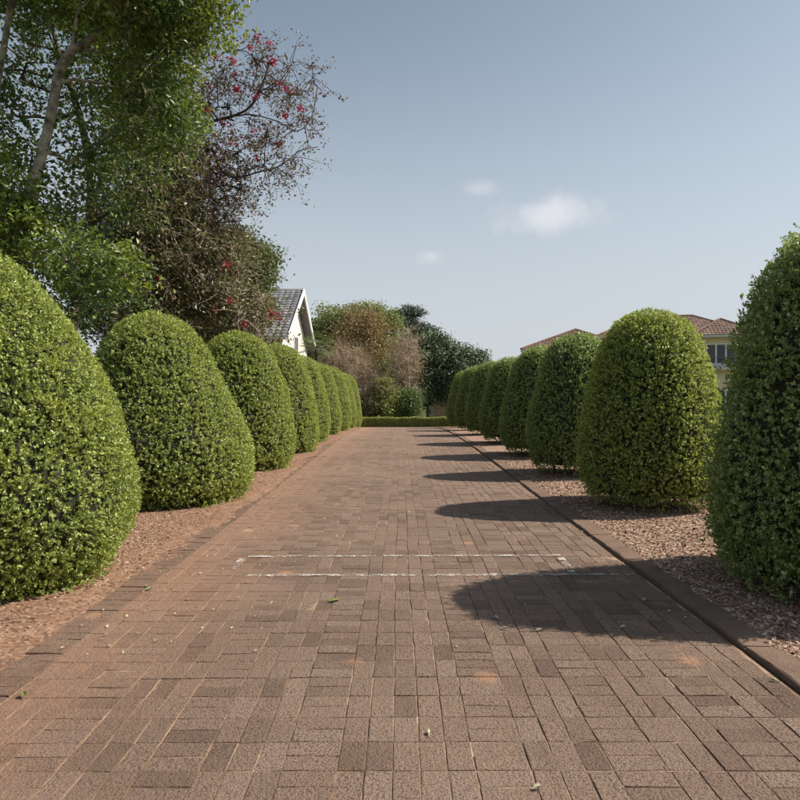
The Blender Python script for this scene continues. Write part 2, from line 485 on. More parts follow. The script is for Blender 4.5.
gy = np.concatenate([np.array([-400, -150, -60, -20]), np.arange(-8, 46, 1.0), np.array([50, 60, 80, 120, 200, 400, 900])])
gx = np.concatenate([np.array([-900, -400, -150, -60, -30]), np.arange(-20, 21, 2.0), np.array([30, 60, 150, 400, 900])])
tag(link(bpy.data.objects.new('ground', grid_mesh('ground', gx, gy, lambda X, Y: zg(Y) - 0.05, M['grass']))), kind='structure',
    label='grassy ground around the brick drive')

# drive: bedding sheet with sanded joints; bricks laid on it
U = 0.107                         # brick module with its joint
PATTERN = 'VVVHVVVHVVVHVVVVVHVVVHVVVHVVV'
UNITS = sum(2 if c == 'H' else 1 for c in PATTERN)
XL = -UNITS * U / 2 + 0.015
XR = XL + UNITS * U
Y0, Y1 = -3.2, 38.6
ROW = 2 * U
def lie(X, Y): return 0.004 * vn(X, Y, 1.6, 12)
def bed_z(X, Y): return zg(Y) + lie(X, Y) - 0.0043
dm = grid_mesh('drive', np.linspace(XL - .01, XR + .03, 50), np.arange(Y0, Y1 + .1, 0.1), bed_z, M['joint'])
drive = tag(link(bpy.data.objects.new('drive', dm)), 'brown brick drive laid in lengthwise bands between the bush rows', None, None, 'structure')

def brick_proto(lx, ly, r, h=0.055, nx=3, ny=3):
    """brick with worn top, rounded arrises; returns V,F"""
    gx_ = np.concatenate([[-lx/2], np.linspace(-lx/2 + .0035, lx/2 - .0035, nx), [lx/2]])
    gy_ = np.concatenate([[-ly/2], np.linspace(-ly/2 + .0035, ly/2 - .0035, ny), [ly/2]])
    X, Y = np.meshgrid(gx_, gy_)
    Z = r.normal(0, 0.0011, X.shape)
    edge = np.zeros(X.shape, bool); edge[0] = edge[-1] = True; edge[:, 0] = edge[:, -1] = True
    Z[edge] -= 0.0022 + r.uniform(0, 0.002, edge.sum())
    Xj = X + r.normal(0, 0.0012, X.shape); Yj = Y + r.normal(0, 0.0012, X.shape)
    V = np.stack([Xj, Yj, Z], -1).reshape(-1, 3)
    mx, my = len(gx_), len(gy_)
    i = (np.arange(my - 1)[:, None] * mx + np.arange(mx - 1)[None, :]).ravel()
    F = np.stack([i, i + 1, i + mx + 1, i + mx], 1)
    ring = list(range(mx)) + [k * mx + mx - 1 for k in range(1, my)] + [(my - 1) * mx + k for k in range(mx - 2, -1, -1)] + [k * mx for k in range(my - 2, 0, -1)]
    low = V[ring].copy(); low[:, 2] = -h
    b = len(V); V = np.concatenate([V, low])
    n = len(ring)
    S = np.array([[ring[k], b + k, b + (k + 1) % n, ring[(k + 1) % n]] for k in range(n)])
    return V, np.concatenate([F, S])

rb = np.random.default_rng(3)
NV = 7
BL, BW = 2 * U - 0.0045, U - 0.0045
protoV = [brick_proto(BW, BL, rb, nx=2, ny=3) for _ in range(NV)]
protoH = [brick_proto(BL, BW, rb, nx=3, ny=2) for _ in range(NV)]
meV = [mesh_np('brick', V, F, 4, M['brick']) for V, F in protoV]
meH = [mesh_np('brick', V, F, 4, M['brick']) for V, F in protoH]
slots = []
wander = lambda y, x: 0.010 * vn(np.array(x), np.array(y), 0.7, 5) + 0.006 * vn(np.array(x), np.array(y), 2.3, 6)
for k in range(int((Y1 - Y0) / ROW)):
    y = Y0 + (k + 0.5) * ROW
    x = XL
    for c in PATTERN:
        if c == 'V':
            slots.append((x + U / 2, y, 'V')); x += U
        else:
            slots.append((x + U, y - U / 2, 'H')); slots.append((x + U, y + U / 2, 'H')); x += 2 * U
def seen_size(s):
    x, y, t = s
    if y < 2.3: return 0
    px = 400 + x / y * FPX
    if px < -5 or px > 805: return 0
    return 1.0 / y ** 3
order = sorted(range(len(slots)), key=lambda i: -seen_size(slots[i]))
single = set(order[:298])
farV, farF, nb = [], [], 0
for i, (x, y, t) in enumerate(slots):
    dx = float(wander(y, x)); dy = float(0.006 * vn(np.array(x * 1.0), np.array(y), 1.1, 9))
    z = float(zg(y)) + rb.normal(0, 0.0012) + float(lie(np.array(x), np.array(y)))
    a = rb.normal(0, 0.010); tx, ty = rb.normal(0, 0.006, 2)
    k = rb.integers(NV)
    if i in single:
        o = bpy.data.objects.new('brick', (meV if t == 'V' else meH)[k])
        o.location = (x + dx, y + dy, z); o.rotation_euler = (tx, ty, a + (math.pi if rb.random() < .5 else 0))
        link(o, drive)
    else:
        V, F = (protoV if t == 'V' else protoH)[k]
        ca, sa = math.cos(a), math.sin(a)
        W_ = np.stack([V[:, 0] * ca - V[:, 1] * sa + x + dx, V[:, 0] * sa + V[:, 1] * ca + y + dy, V[:, 2] + z + V[:, 1] * tx - V[:, 0] * ty], 1)
        farV.append(W_); farF.append(F + nb); nb += len(V)
tag(link(bpy.data.objects.new('paving', mesh_np('paving', np.concatenate(farV), np.concatenate(farF), 4, M['brick'])), drive), kind='stuff')

# dark soldier-course edging along the left side
em = grid_mesh('edging', np.array([XL - .225, XL - .012]), np.arange(Y0, Y1 + .5, 0.5), lambda X, Y: zg(Y) - 0.012, M['joint'])
edging = tag(link(bpy.data.objects.new('edging', em)), 'dark brick edging course beside the red soil strip', None, None, 'structure')
meE = []
for _ in range(5):
    V, F = brick_proto(BL - .004, BW, rb, nx=3, ny=2); meE.append(mesh_np('brick', V, F, 4, M['edge']))
y = 2.0; nE = 0
while nE < 296 and y < Y1:
    o = bpy.data.objects.new('brick', meE[rb.integers(5)])
    o.location = (XL - .118 + rb.normal(0, .004) + 0.01 * math.sin(y * 0.9), y, float(zg(y)) + rb.normal(-0.002, 0.002)); o.rotation_euler = (rb.normal(0, .012), rb.normal(0.01, .012), rb.normal(0, .012))
    link(o, edging); y += U; nE += 1

# raised concrete kerb along the right side
KX0 = XR + 0.035; KW = 0.19
km = MB().box(KX0 + .01, KX0 + KW - .01, Y0, 17, -0.10, 0.008)
kerb = tag(km.build('kerb', M['kerb']), 'brown concrete kerb between the drive and the gravel', None, None, 'structure')
yk = Y0; KL = 1.0
while yk < Y1 - KL:
    z0 = float(zg(yk)); z1 = float(zg(yk + KL))
    hh = 0.029 + rb.normal(0, 0.003); dx = rb.normal(0, 0.004); b = 0.010
    m = MB(); n = 12
    prof = [(0, -.10), (0, hh - b), (b * .35, hh - b * .3), (b, hh), (KW - b, hh), (KW - b * .3, hh - b * .35), (KW, hh - b), (KW, -.10)]
    rings = []
    for s in range(n + 1):
        yy = yk + .007 + (KL - .014) * s / n
        zz = float(zg(yy)); rings.append(len(m.v))
        for q, (px, pz) in enumerate(prof):
            j = rb.normal(0, 0.0022) if 0 < q < 7 else 0
            e = -0.006 if s in (0, n) and 0 < q < 7 else 0
            m.v.append((KX0 + dx + px + j + 0.012 * math.sin(yy * 0.5), yy, zz + pz + j + e))
    for s in range(n):
        for q in range(len(prof) - 1):
            m.f.append((rings[s] + q, rings[s] + q + 1, rings[s + 1] + q + 1, rings[s + 1] + q))
    m.f.append(tuple(rings[0] + q for q in range(len(prof)))); m.f.append(tuple(rings[-1] + q for q in range(len(prof))))
    m.build('kerb_stone', M['kerb'], kerb); yk += KL

# beds
def bedR(X, Y): return zg(Y) + 0.018 + 0.012 * vn(X, Y, 2.2, 21) + 0.006 * vn(X, Y, 7, 22) + 0.02 * np.clip((X - 2.2) / 1.0, 0, 1)
xs = np.concatenate([np.arange(KX0 + KW - .03, 4.2, 0.06), np.arange(4.2, 5.6, 0.2)])
tag(link(bpy.data.objects.new('gravel_bed', grid_mesh('gravel_bed', xs, np.arange(-3, 39, 0.12), bedR, M['bed']))), 'gravel bed under the bush row behind the kerb', kind='structure')
def bedL(X, Y):
    d = (XL - .02) - X                      # distance left of the pavers
    drift = 0.014 * np.clip((Y - 5.0) / 4, 0, 1) * (0.6 + 0.9 * vn(X, Y, 1.5, 31))
    edge_ = np.clip((d - 0.25 + 0.20 * np.clip((Y - 5.0) / 4.0, 0, 1) - 0.06 * vn(X, Y, 2.0, 33) - 0.03 * vn(X, Y, 9, 34)) / 0.25, -1, 1)
    return zg(Y) + 0.012 * edge_ - 0.006 + drift * np.clip(d / .15, -.5, 1) + 0.006 * vn(X, Y, 9, 32) * np.clip(d / .3, 0, 1) + 0.02 * np.clip((d - .4), 0, 1)
xs = np.concatenate([np.arange(-5.8, -3.4, 0.2), np.arange(-3.4, XL + .02, 0.04)])
tag(link(bpy.data.objects.new('soil_bed', grid_mesh('soil_bed', xs, np.arange(-3, 39, 0.10), bedL, M['soil']))), 'red soil strip under the bush row beside the brick edging', kind='structure')
# far crossing lane at the end of the drive
tag(link(bpy.data.objects.new('lane', grid_mesh('lane', np.linspace(-14, 14, 15), np.array([38.5, 39.5, 40.4]), lambda X, Y: zg(Y) - 0.004, M['brick']))), 'paved lane crossing in front of the low hedge', kind='structure')

def chips(name, n, xr, yr, zf, mat, seed, size=(0.010, 0.026), ypow=1.6, avoid=None):
    r = np.random.default_rng(seed)
    y = yr[0] + (yr[1] - yr[0]) * r.random(n) ** ypow
    x = r.uniform(xr[0], xr[1], n)
    if avoid is not None:
        k = avoid(x, y, r); x, y = x[k], y[k]; n = len(x)
    s = r.uniform(size[0], size[1], n) * r.uniform(.7, 1.15, n)
    P = np.stack([x, y, zf(x, y) + s * .12], 1)
    A = norm(r.normal(size=(n, 3)) * [1, 1, .35]); B = norm(np.cross(A, r.normal(size=(n, 3)) * .5 + [0, 0, 1])); C = np.cross(A, B); C = C * np.sign(C[:, 2:3] + 1e-9)
    a, b, c = (s * r.uniform(.7, 1.1, n))[:, None], (s * r.uniform(.4, .75, n))[:, None], (s * r.uniform(.18, .45, n))[:, None]
    V = np.stack([P + A * a, P - A * a, P + B * b + A * a * .3, P - B * b - A * a * .3, P + C * c, P - C * c], 1).reshape(-1, 3)
    i = np.arange(n)[:, None] * 6
    F = np.concatenate([i + q for q in ([0,2,4],[2,1,4],[1,3,4],[3,0,4])], 0)
    return tag(link(bpy.data.objects.new(name, mesh_np(name, V, F, 3, mat))), kind='stuff')
g = chips('gravel', 92000, (KX0 + KW - .02, 5.55), (0.8, 16), bedR, M['chip'], 41)
tag(g, 'loose pinkish brown stone chips beside the kerb', 'gravel')
g = chips('gravel', 26000, (-4.6, XL - .2), (1.2, 13), bedL, M['chip_red'], 42, size=(.008, .022),
          avoid=lambda x, y, r: r.random(len(x)) < np.clip((XL - .30 - .16 * vn(x, y, 2, 33) - x) / .35, 0.0, 1))
tag(g, 'loose dusty brown stone chips on the red soil', 'gravel')

# painted box
def strip(pts, w, name, par):
    m = MB(); r = random.Random(len(pts) + int(w * 1000))
    (xa, ya), (xb, yb) = pts; L = math.hypot(xb - xa, yb - ya); n = max(2, int(L / 0.12))
    nx_, ny_ = -(yb - ya) / L, (xb - xa) / L
    prev = None
    for k in range(n + 1):
        t = k / n; x = xa + (xb - xa) * t; y = ya + (yb - ya) * t
        a = w / 2 + r.uniform(-.006, .006); b = w / 2 + r.uniform(-.006, .006)
        z = float(zg(y)) + 0.0085
        cur = ((x + nx_ * a, y + ny_ * a, z), (x - nx_ * b, y - ny_ * b, z))
        if prev: m.poly([prev[0], prev[1], cur[1], cur[0]])
        prev = cur
    return m.build(name, M['paint'], par)
pl = tag(strip(((-1.33, 5.95), (1.42, 6.00)), 0.05, 'painted_line', None), 'worn white painted box outlined across the brick drive', kind='structure')
strip(((-1.20, 5.33), (1.86, 5.37)), 0.055, 'painted_line', pl)
strip(((-1.36, 5.50), (-1.36, 5.88)), 0.055, 'painted_line', pl)
strip(((1.38, 5.43), (1.40, 5.94)), 0.06, 'painted_line', pl)

# litter and fallen leaves
def litter():
    r = np.random.default_rng(51)
    n = 520
    y = r.uniform(3.6, 14, n); x = np.where(r.random(n) < .62, XL + np.abs(r.normal(0, .45, n)) - .15, r.uniform(XL, XR, n))
    x = np.where(r.random(n) < .12, XR - np.abs(r.normal(0, .08, n)), x)
    P = np.stack([x, y, zg(y) + 0.010], 1)
    N = r.normal(size=(n, 3)) * .25 + [0, 0, 1]
    s = r.uniform(.008, .030, n)
    me = leaf_mesh('leaf_litter', r, P, N, s, s * r.uniform(.4, .8, n), M['litter'], hexa=False)
    tag(link(bpy.data.objects.new('leaf_litter', me)), 'small dry leaf flecks scattered over the brick drive', 'leaf litter', kind='stuff')
litter()

def fallen(px, py, size, mat, rz, label, group=None):
    Y = EYE * FPX / (py - HOR); x = (px - 400) / FPX * Y
    m = MB(); w = size * .5
    for s in (-1, 1):
        m.poly([(-size * .5, 0, 0), (-size * .18, s * w * .46, .012), (size * .2, s * w * .4, .016), (size * .5, 0, .006)])
    m.tube([(-size * .5, 0, 0), (-size * .72, .004, .003)], [.0018, .0012], 5)
    o = m.build('fallen_leaf', mat)
    o.location = (x, Y, float(zg(Y)) + .007); o.rotation_euler = (0.05, 0.1, rz)
    tag(o, label, 'leaf', group)
fallen(334, 603, .085, M['fallen_green'], 0.3, 'green fallen leaf on sunlit pavers near the painted box', 'fallen leaves')
fallen(22, 698, .055, M['fallen_green'], 2.3, 'green fallen leaf beside the dark brick edging', 'fallen leaves')
fallen(148, 591, .06, M['fallen_green'], 0.9, 'yellow-green fallen leaf on the dusty pavers near the edging', 'fallen leaves')
for (a, b, rz) in ((505, 631, -.5), (540, 633, .3), (496, 620, 2.2)):
    fallen(a, b, .05, M['fallen_pale'], rz, 'pale fallen leaf near the rounded tip of the shaggy bush shadow', 'fallen leaves')
fallen(645, 602, .05, M['fallen_pale'], 1.0, 'pale fallen leaf in the bush shadow just past the painted line end', 'fallen leaves')
fallen(624, 630, .05, M['fallen_pale'], .2, 'pale fallen leaf in the bush shadow, the one closest to the kerb', 'fallen leaves')
fallen(776, 684, .038, M['fallen_pale'], 2.6, 'small pale fallen leaf lying against the kerb', 'fallen leaves')
for (a, b, rz) in ((538, 793, .2), (430, 737, 1.4)):
    fallen(a, b, .038, M['fallen_pale'], rz, 'small pale fallen leaf on sunlit bricks', 'fallen leaves')

# ------------------------------------------------------------------ clipped bushes
FAT = ([0, .04, .10, .19, .30, .40, .50, .60, .70, .80, .88, .94, .98, 1.0], [.74, .87, .95, 1.0, .985, .945, .885, .80, .69, .555, .42, .285, .16, 0.0])
CONE = ([0, .04, .10, .20, .30, .40, .50, .60, .70, .80, .88, .94, .98, 1.0], [.80, .92, .98, 1.0, .965, .895, .805, .71, .62, .525, .425, .315, .18, 0.0])
FULL = ([0, .04, .10, .20, .30, .40, .50, .60, .70, .80, .88, .94, .98, 1.0], [.78, .89, .96, 1.0, .985, .945, .89, .83, .76, .675, .575, .45, .27, 0.0])

def bush_meshes(seed, prof, R, H, n, leaf, mat, lump=0.025, shag=0.012, lift=0.0, hexa=True):
    """foliage and shade-dark core of one clipped bush, base at the origin"""
    r = np.random.default_rng(seed)
    hs_ = np.linspace(0, 1, 400); rr = np.interp(hs_, *prof)
    # smooth the profile
    k = np.hanning(31); k /= k.sum(); rp = np.convolve(np.pad(rr, 15, mode='edge'), k, 'same')[15:-15]; rp[-1] = 0
    ds = np.hypot(np.diff(rp) * R, np.diff(hs_) * H); am = (rp[1:] + rp[:-1]) / 2 * ds
    cdf = np.concatenate([[0], np.cumsum(am)]); cdf /= cdf[-1]
    # leaves grow in small shoots, so the surface breaks into tufts with gaps between them
    per = 7; ns = n // per
    hsrf = np.interp(r.random(ns), cdf, hs_); tsrf = r.uniform(0, 2 * math.pi, ns)
    # trimming unevenness: thin patches and dents
    thin = vn(np.cos(tsrf) * 3.1 * R, np.sin(tsrf) * 3.1 * R + hsrf * H * 2.3, 1.6, seed + 5)
    keep = r.random(ns) < np.clip(1.0 - np.maximum(0, thin - .85) * .6, .65, 1)
    hsrf, tsrf = hsrf[keep], tsrf[keep]; ns = len(hsrf)
    sd0 = r.exponential(0.040, ns) - np.abs(r.normal(0, shag, ns)) * (r.random(ns) < .4) * 2
    sd0 = np.clip(sd0, -.13, .15)
    deep = r.random(ns) < .30; sd0[deep] = r.uniform(.06, .12, deep.sum())
    h = np.repeat(hsrf, per); th = np.repeat(tsrf, per); n = ns * per; depth = np.repeat(sd0, per)
    ra = np.interp(h, hs_, rp)
    lum = 1 + lump * (vn(th * 2.0 + 3 * np.sin(th), h * 5, 1.0, seed) + .6 * vn(np.cos(th) * 4, np.sin(th) * 4 + h * 9, 1.3, seed + 1))
    slope = np.interp(h, hs_, np.gradient(rp * R, hs_ * H))
    nr = 1 / np.sqrt(1 + slope ** 2); nzv = np.clip(-slope / np.sqrt(1 + slope ** 2), -.5, 1)
    out = np.stack([np.cos(th) * nr, np.sin(th) * nr, nzv], 1)
    P = np.stack([np.cos(th) * ra * R * lum, np.sin(th) * ra * R * lum, lift + h * (H - lift) * (1 + (lum - 1) * .5)], 1) - out * depth[:, None]
    sdir = norm(out + np.repeat(r.normal(0, .5, (ns, 3)), per, 0) + np.array([0, 0, .25]))      # direction of each shoot
    k = np.tile(np.arange(per), ns) / (per - 1.0)
    rad_ = norm(np.cross(sdir, r.normal(size=(n, 3))))
    L = leaf * r.uniform(.75, 1.25, n) * np.repeat(r.uniform(.85, 1.2, ns), per)
    ax = norm(sdir * (.15 + .9 * k)[:, None] + rad_ * (1.05 - .55 * k)[:, None])
    P = P + sdir * ((k - .85) * leaf * 1.2)[:, None] + ax * (L * .5)[:, None]
    N = norm(sdir * .9 - ax * .5 + r.normal(0, .28, (n, 3)))
    low = np.repeat(hsrf < .07, per)
    P[low, 2] += np.repeat(r.normal(.02, .06, ns), per)[low]
    P[:, 2] = np.maximum(P[:, 2], 0.02)
    fol = leaf_mesh('foliage', r, P, N, L, L * r.uniform(.5, .64, n), mat, ax, hexa)
    # closed core of twigs, coloured extra dark for the shade between leaves
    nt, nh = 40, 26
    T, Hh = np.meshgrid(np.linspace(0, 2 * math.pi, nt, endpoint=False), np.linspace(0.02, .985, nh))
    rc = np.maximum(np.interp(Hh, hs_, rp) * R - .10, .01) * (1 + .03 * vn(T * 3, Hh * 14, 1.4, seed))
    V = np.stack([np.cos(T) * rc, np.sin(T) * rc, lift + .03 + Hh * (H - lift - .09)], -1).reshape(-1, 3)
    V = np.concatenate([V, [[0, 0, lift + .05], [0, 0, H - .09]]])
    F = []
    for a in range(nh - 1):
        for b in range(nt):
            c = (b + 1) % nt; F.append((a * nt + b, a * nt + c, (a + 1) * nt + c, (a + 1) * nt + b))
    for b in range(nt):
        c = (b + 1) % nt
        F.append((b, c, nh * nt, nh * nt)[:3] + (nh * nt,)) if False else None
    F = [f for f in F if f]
    core = mesh_np('shade_core', V[:-2], np.array(F), 4, M['twig'], True)
    return fol, core

def stems_mesh(seed, R, lift):
    r = random.Random(seed); res = []
    for k in range(7):
        m = MB(); a = k * .9 + r.uniform(-.3, .3); d = r.uniform(R * .25, R * .62)
        x, y = math.cos(a) * d, math.sin(a) * d
        pts = [(x * .8, y * .8, -.03), (x * .9 + r.uniform(-.03, .03), y * .9 + r.uniform(-.03, .03), .12), (x + r.uniform(-.05, .05), y + r.uniform(-.05, .05), lift + .30), (x * 1.05, y * 1.05, lift + .6)]
        q = r.uniform(.014, .03); m.tube(pts, [q * 1.3, q, q * .8, q * .5], 6)
        o = m.build('stem', M['stem'], None, True); res.append(o.data); bpy.data.objects.remove(o)
    return res

def bush(fol, core, stem, x, y, sr, sh, rz, label, group):
    b = empty('topiary_bush', (x, y, float(zg(y)) + (0.02 if x > 0 else 0.0)), rz)
    tag(b, label, 'bush', group)
    for nm, me in [('foliage', fol), ('shade_core', core)] + [('stem', q) for q in stem]:
        o = bpy.data.objects.new(nm, me); o.scale = (sr, sr, sh); link(o, b)
        if nm == 'foliage': o['kind'] = 'stuff'
ORD = ['first', 'second', 'third', 'fourth', 'fifth', 'sixth', 'seventh', 'eighth', 'ninth']
GL, GR = 'clipped bushes along the brick edging', 'clipped bushes behind the kerb'
# row by the edging: broad nearest pair, then seven alike
f1 = bush_meshes(101, FAT, 1.20, 2.61, 200000, .0255, M['bush'], lump=.024, shag=.004, hexa=False)
s1 = stems_mesh(1, 1.2, 0.0)
bush(*f1, s1, -3.33, 5.32, 1, 1, 0.0, 'broad clipped green bush, ninth from the low hedge, in the row by the brick edging', GL)
f2 = bush_meshes(102, CONE, 1.33, 2.53, 165000, .029, M['bush'], lump=.024, shag=.004, hexa=False)
bush(*f2, s1, -3.33, 9.25, 1, 1, 0.4, 'broad clipped green bush, eighth from the low hedge, in the row by the brick edging', GL)
f3 = bush_meshes(103, FULL, 1.02, 2.55, 95000, .033, M['bush'], lump=.024, shag=.004, hexa=False)
s3 = stems_mesh(2, 1.0, 0.0)
LY = [12.85, 16.45, 20.1, 23.8, 28.0, 32.2, 36.4]
LTOP = [2.58, 2.60, 2.52, 2.50, 2.53, 2.45, 2.45]
for k, (y, t) in enumerate(zip(LY, LTOP)):
    H = t - float(zg(y))
    bush(*f3, s3, -3.02 + 0.03 * math.sin(k * 2.1), y, 1.0 + 0.02 * math.sin(k * 1.7), H / 2.55, k * 1.3,
         'slim clipped green bush, %s from the low hedge, in the row by the brick edging' % ORD[6 - k], GL)
# row behind the kerb
f4 = bush_meshes(104, FULL, 1.10, 2.66, 125000, .031, M['bushdark'], lump=0.035, shag=.022, lift=.06, hexa=False)
s4 = stems_mesh(4, 1.0, .08)
bush(*f4, s4, 3.32, 4.95, .89, 1.0, 0.2, 'shaggy dark green clipped bush, eighth from the low hedge, in the row behind the kerb', GR)
f5 = bush_meshes(105, FULL, .985, 2.56, 130000, .029, M['bush'], lump=0.026, shag=.007, lift=.13, hexa=False)
bush(*f5, s4, 3.12, 8.50, .90, .957, 0.9, 'clipped bush with yellow-green leaves, seventh from the low hedge, in the row behind the kerb', GR)
f6 = bush_meshes(106, FULL, 1.0, 2.58, 90000, .033, M['bushdark'], lump=0.028, shag=.01, lift=.14, hexa=False)
RY = [11.8, 15.2, 19.0, 23.4, 27.8, 32.4]
RX = [3.06, 3.16, 3.14, 3.14, 3.14, 3.14]
RTOP = [2.48, 2.50, 2.43, 2.52, 2.54, 2.47]
for k, (x, y, t) in enumerate(zip(RX, RY, RTOP)):
    H = t - float(zg(y)) - .02
    bush(*f6, s4, x, y, .84 if k == 0 else .92, H / 2.58, k * 1.9,
         'clipped dark green bush, %s from the low hedge, in the row behind the kerb' % ORD[5 - k], GR)

# low hedge at the far end of the drive
def low_hedge():
    r = np.random.default_rng(61); n = 26000
    x0, x1, y0, y1, h = -5.0, 6.5, 40.75, 41.5, .55
    z = float(zg(41)); face = r.random(n)
    X = r.uniform(x0, x1, n); Y = np.where(face < .5, y0 + r.exponential(.04, n), r.uniform(y0, y1, n))
    Z = np.where(face < .5, r.uniform(.02, h, n), h - r.exponential(.03, n)); bk = face > .82
    Y = np.where(bk, y1 - r.exponential(.04, n), Y); Z = np.where(bk, r.uniform(.02, h, n), Z)
    Z = Z * (1 + .09 * vn(X, X * 0, 2.2, 62) + .05 * vn(X, Y, 9, 63))
    N = np.stack([r.normal(0, .5, n), np.where(face < .5, -.35, .2) + r.normal(0, .6, n), .6 + r.normal(0, .4, n)], 1)
    e = tag(empty('low_hedge', (0, 41.1, z)), 'low clipped yellow-green hedge at the far end of the drive', 'hedge')
    P = np.stack([X, Y - 41.1, Z], 1)
    o = link(bpy.data.objects.new('foliage', leaf_mesh('foliage', r, P, N, .07 * r.uniform(.7, 1.3, n), .035, M['leaf_hedge'])), e); o['kind'] = 'stuff'
    MB().box(x0 + .06, x1 - .06, y0 + .08 - 41.1, y1 - .08 - 41.1, -.03, h - .07).build('shade_core', M['twig'], e)  # core box, shade behind the leaves put into its colour
low_hedge()

# ------------------------------------------------------------------ trees
def ell_points(r, ells, spacing, tries=6000, cap=400):
    """clump centres filling a union of ellipsoids; ells: (centre, radii, weight)"""
    pts = []; w = np.array([e[2] * np.prod(e[1]) ** .67 for e in ells]); w /= w.sum()
    for _ in range(tries):
        e = ells[r.choice(len(ells), p=w)]
        d = r.normal(size=3); d /= np.linalg.norm(d); d *= r.random() ** (1 / 2.2)
        p = np.array(e[0]) + d * np.array(e[1])
        s = spacing / max(.5, e[2]) ** .5
        if all(np.sum((p - q) ** 2) > s * s for q in pts):
            pts.append(p)
            if len(pts) >= cap: break
    return np.array(pts)

def skeleton(r, trunks, clumps, r_tip, expo=.5, rmax=1.0, sag=.12, up=.25):
    """nodes, parents, radii; branches join each clump to the nearest lower wood"""
    nodes, par = [], []; first = None
    for t in trunks:
        prev = -1
        if nodes:
            q = np.linalg.norm(np.array(nodes) - np.array(t[0], float), axis=1)
            if q.min() < .5: prev = int(np.argmin(q)); t = t[1:]
        for p in t:
            p = np.array(p, float)
            nodes.append(p); par.append(prev); prev = len(nodes) - 1
    ntr = len(nodes)
    C = np.array(clumps); cen = np.mean([t[-1] for t in trunks], axis=0)
    T0 = np.array(nodes)
    d0 = np.array([np.min(np.linalg.norm(T0 - c, axis=1)) for c in C])
    ends = []
    for k in np.argsort(d0):
        c = C[k]; A = np.array(nodes)
        v = A - c; d = np.linalg.norm(v, axis=1) + np.maximum(0, v[:, 2]) * 1.4
        j = int(np.argmin(d)); s = A[j]; L = np.linalg.norm(c - s)
        m = max(2, int(L / .35)); prev = j
        off = r.normal(0, sag * L, 3)
        for q in range(1, m + 1):
            t = q / m
            p = s + (c - s) * t + off * math.sin(math.pi * t) * .6 + np.array([0, 0, up * L * math.sin(math.pi * t) * .4]) + r.normal(0, .02 * L ** .5, 3) * (q < m)
            nodes.append(p); par.append(prev); prev = len(nodes) - 1
        ends.append(prev)
    cnt = np.zeros(len(nodes))
    for e in ends: cnt[e] += 1
    for i in range(len(nodes) - 1, -1, -1):
        if par[i] >= 0: cnt[par[i]] += cnt[i]
    rad = np.minimum(r_tip * np.maximum(cnt, 1) ** expo, rmax)
    return np.array(nodes), np.array(par), rad, ntr

def wood_mesh(name, nodes, par, rad, idx, mat, k=6):
    A = nodes[par[idx]]; B = nodes[idx]; ra = rad[par[idx]]; rb_ = rad[idx]; ra = np.minimum(ra, rb_ * 1.7)
    return frusta(name, A, B, ra, rb_, mat, k)

def frusta(name, A, B, ra, rb_, mat, k=5):
    t = norm(B - A); ref = np.where(np.abs(t[:, 2:3]) < .9, [[0, 0, 1.0]], [[1.0, 0, 0]])
    u = norm(np.cross(t, ref)); w = np.cross(t, u)
    B = B + t * (rb_ * .4)[:, None]
    g = np.linspace(0, 2 * math.pi, k, endpoint=False)
    ring = u[:, None, :] * np.cos(g)[None, :, None] + w[:, None, :] * np.sin(g)[None, :, None]
    V = np.concatenate([A[:, None] + ring * ra[:, None, None], B[:, None] + ring * (rb_ * .965)[:, None, None]], 1).reshape(-1, 3)
    b = np.arange(len(A))[:, None] * 2 * k
    F = np.concatenate([b + [s, (s + 1) % k, k + (s + 1) % k, k + s] for s in range(k)], 0)
    return mesh_np(name, V, F, 4, mat, True)

def twigs(r, centres, per, length, rad, droop=0.0, spread=1.0, seg=4):
    """fine twigs leaving each clump centre; returns A,B,ra,rb arrays and tip points"""
    n = len(centres) * per
    p = np.repeat(centres, per, 0) + r.normal(0, .06, (n, 3)); d = norm(r.normal(size=(n, 3)) * [1, 1, spread] + [0, 0, .15 - droop])
    L = length * r.uniform(.5, 1.25, n) / seg
    As, Bs, ras, rbs = [], [], [], []
    for s in range(seg):
        d = norm(d + r.normal(0, .28, (n, 3)) + [0, 0, -droop * .6])
        q = p + d * L[:, None]
        As.append(p); Bs.append(q); ras.append(np.full(n, rad * (1 - s / (seg + 1)))); rbs.append(np.full(n, rad * (1 - (s + 1) / (seg + 1)))); p = q
    return np.concatenate(As), np.concatenate(Bs), np.concatenate(ras), np.concatenate(rbs), p

def smooth_path(P, k=4):
    P = np.array(P, float); n = len(P)
    if n < 3: return P
    Q = np.concatenate([[2 * P[0] - P[1]], P, [2 * P[-1] - P[-2]]]); o = []
    for i in range(n - 1):
        a, b, c, d = Q[i:i + 4]
        for t in np.linspace(0, 1, k, endpoint=False):
            o.append(.5 * (2 * b + (c - a) * t + (2 * a - 5 * b + 4 * c - d) * t * t + (3 * b - a - 3 * c + d) * t ** 3))
    o.append(P[-1]); return np.array(o)

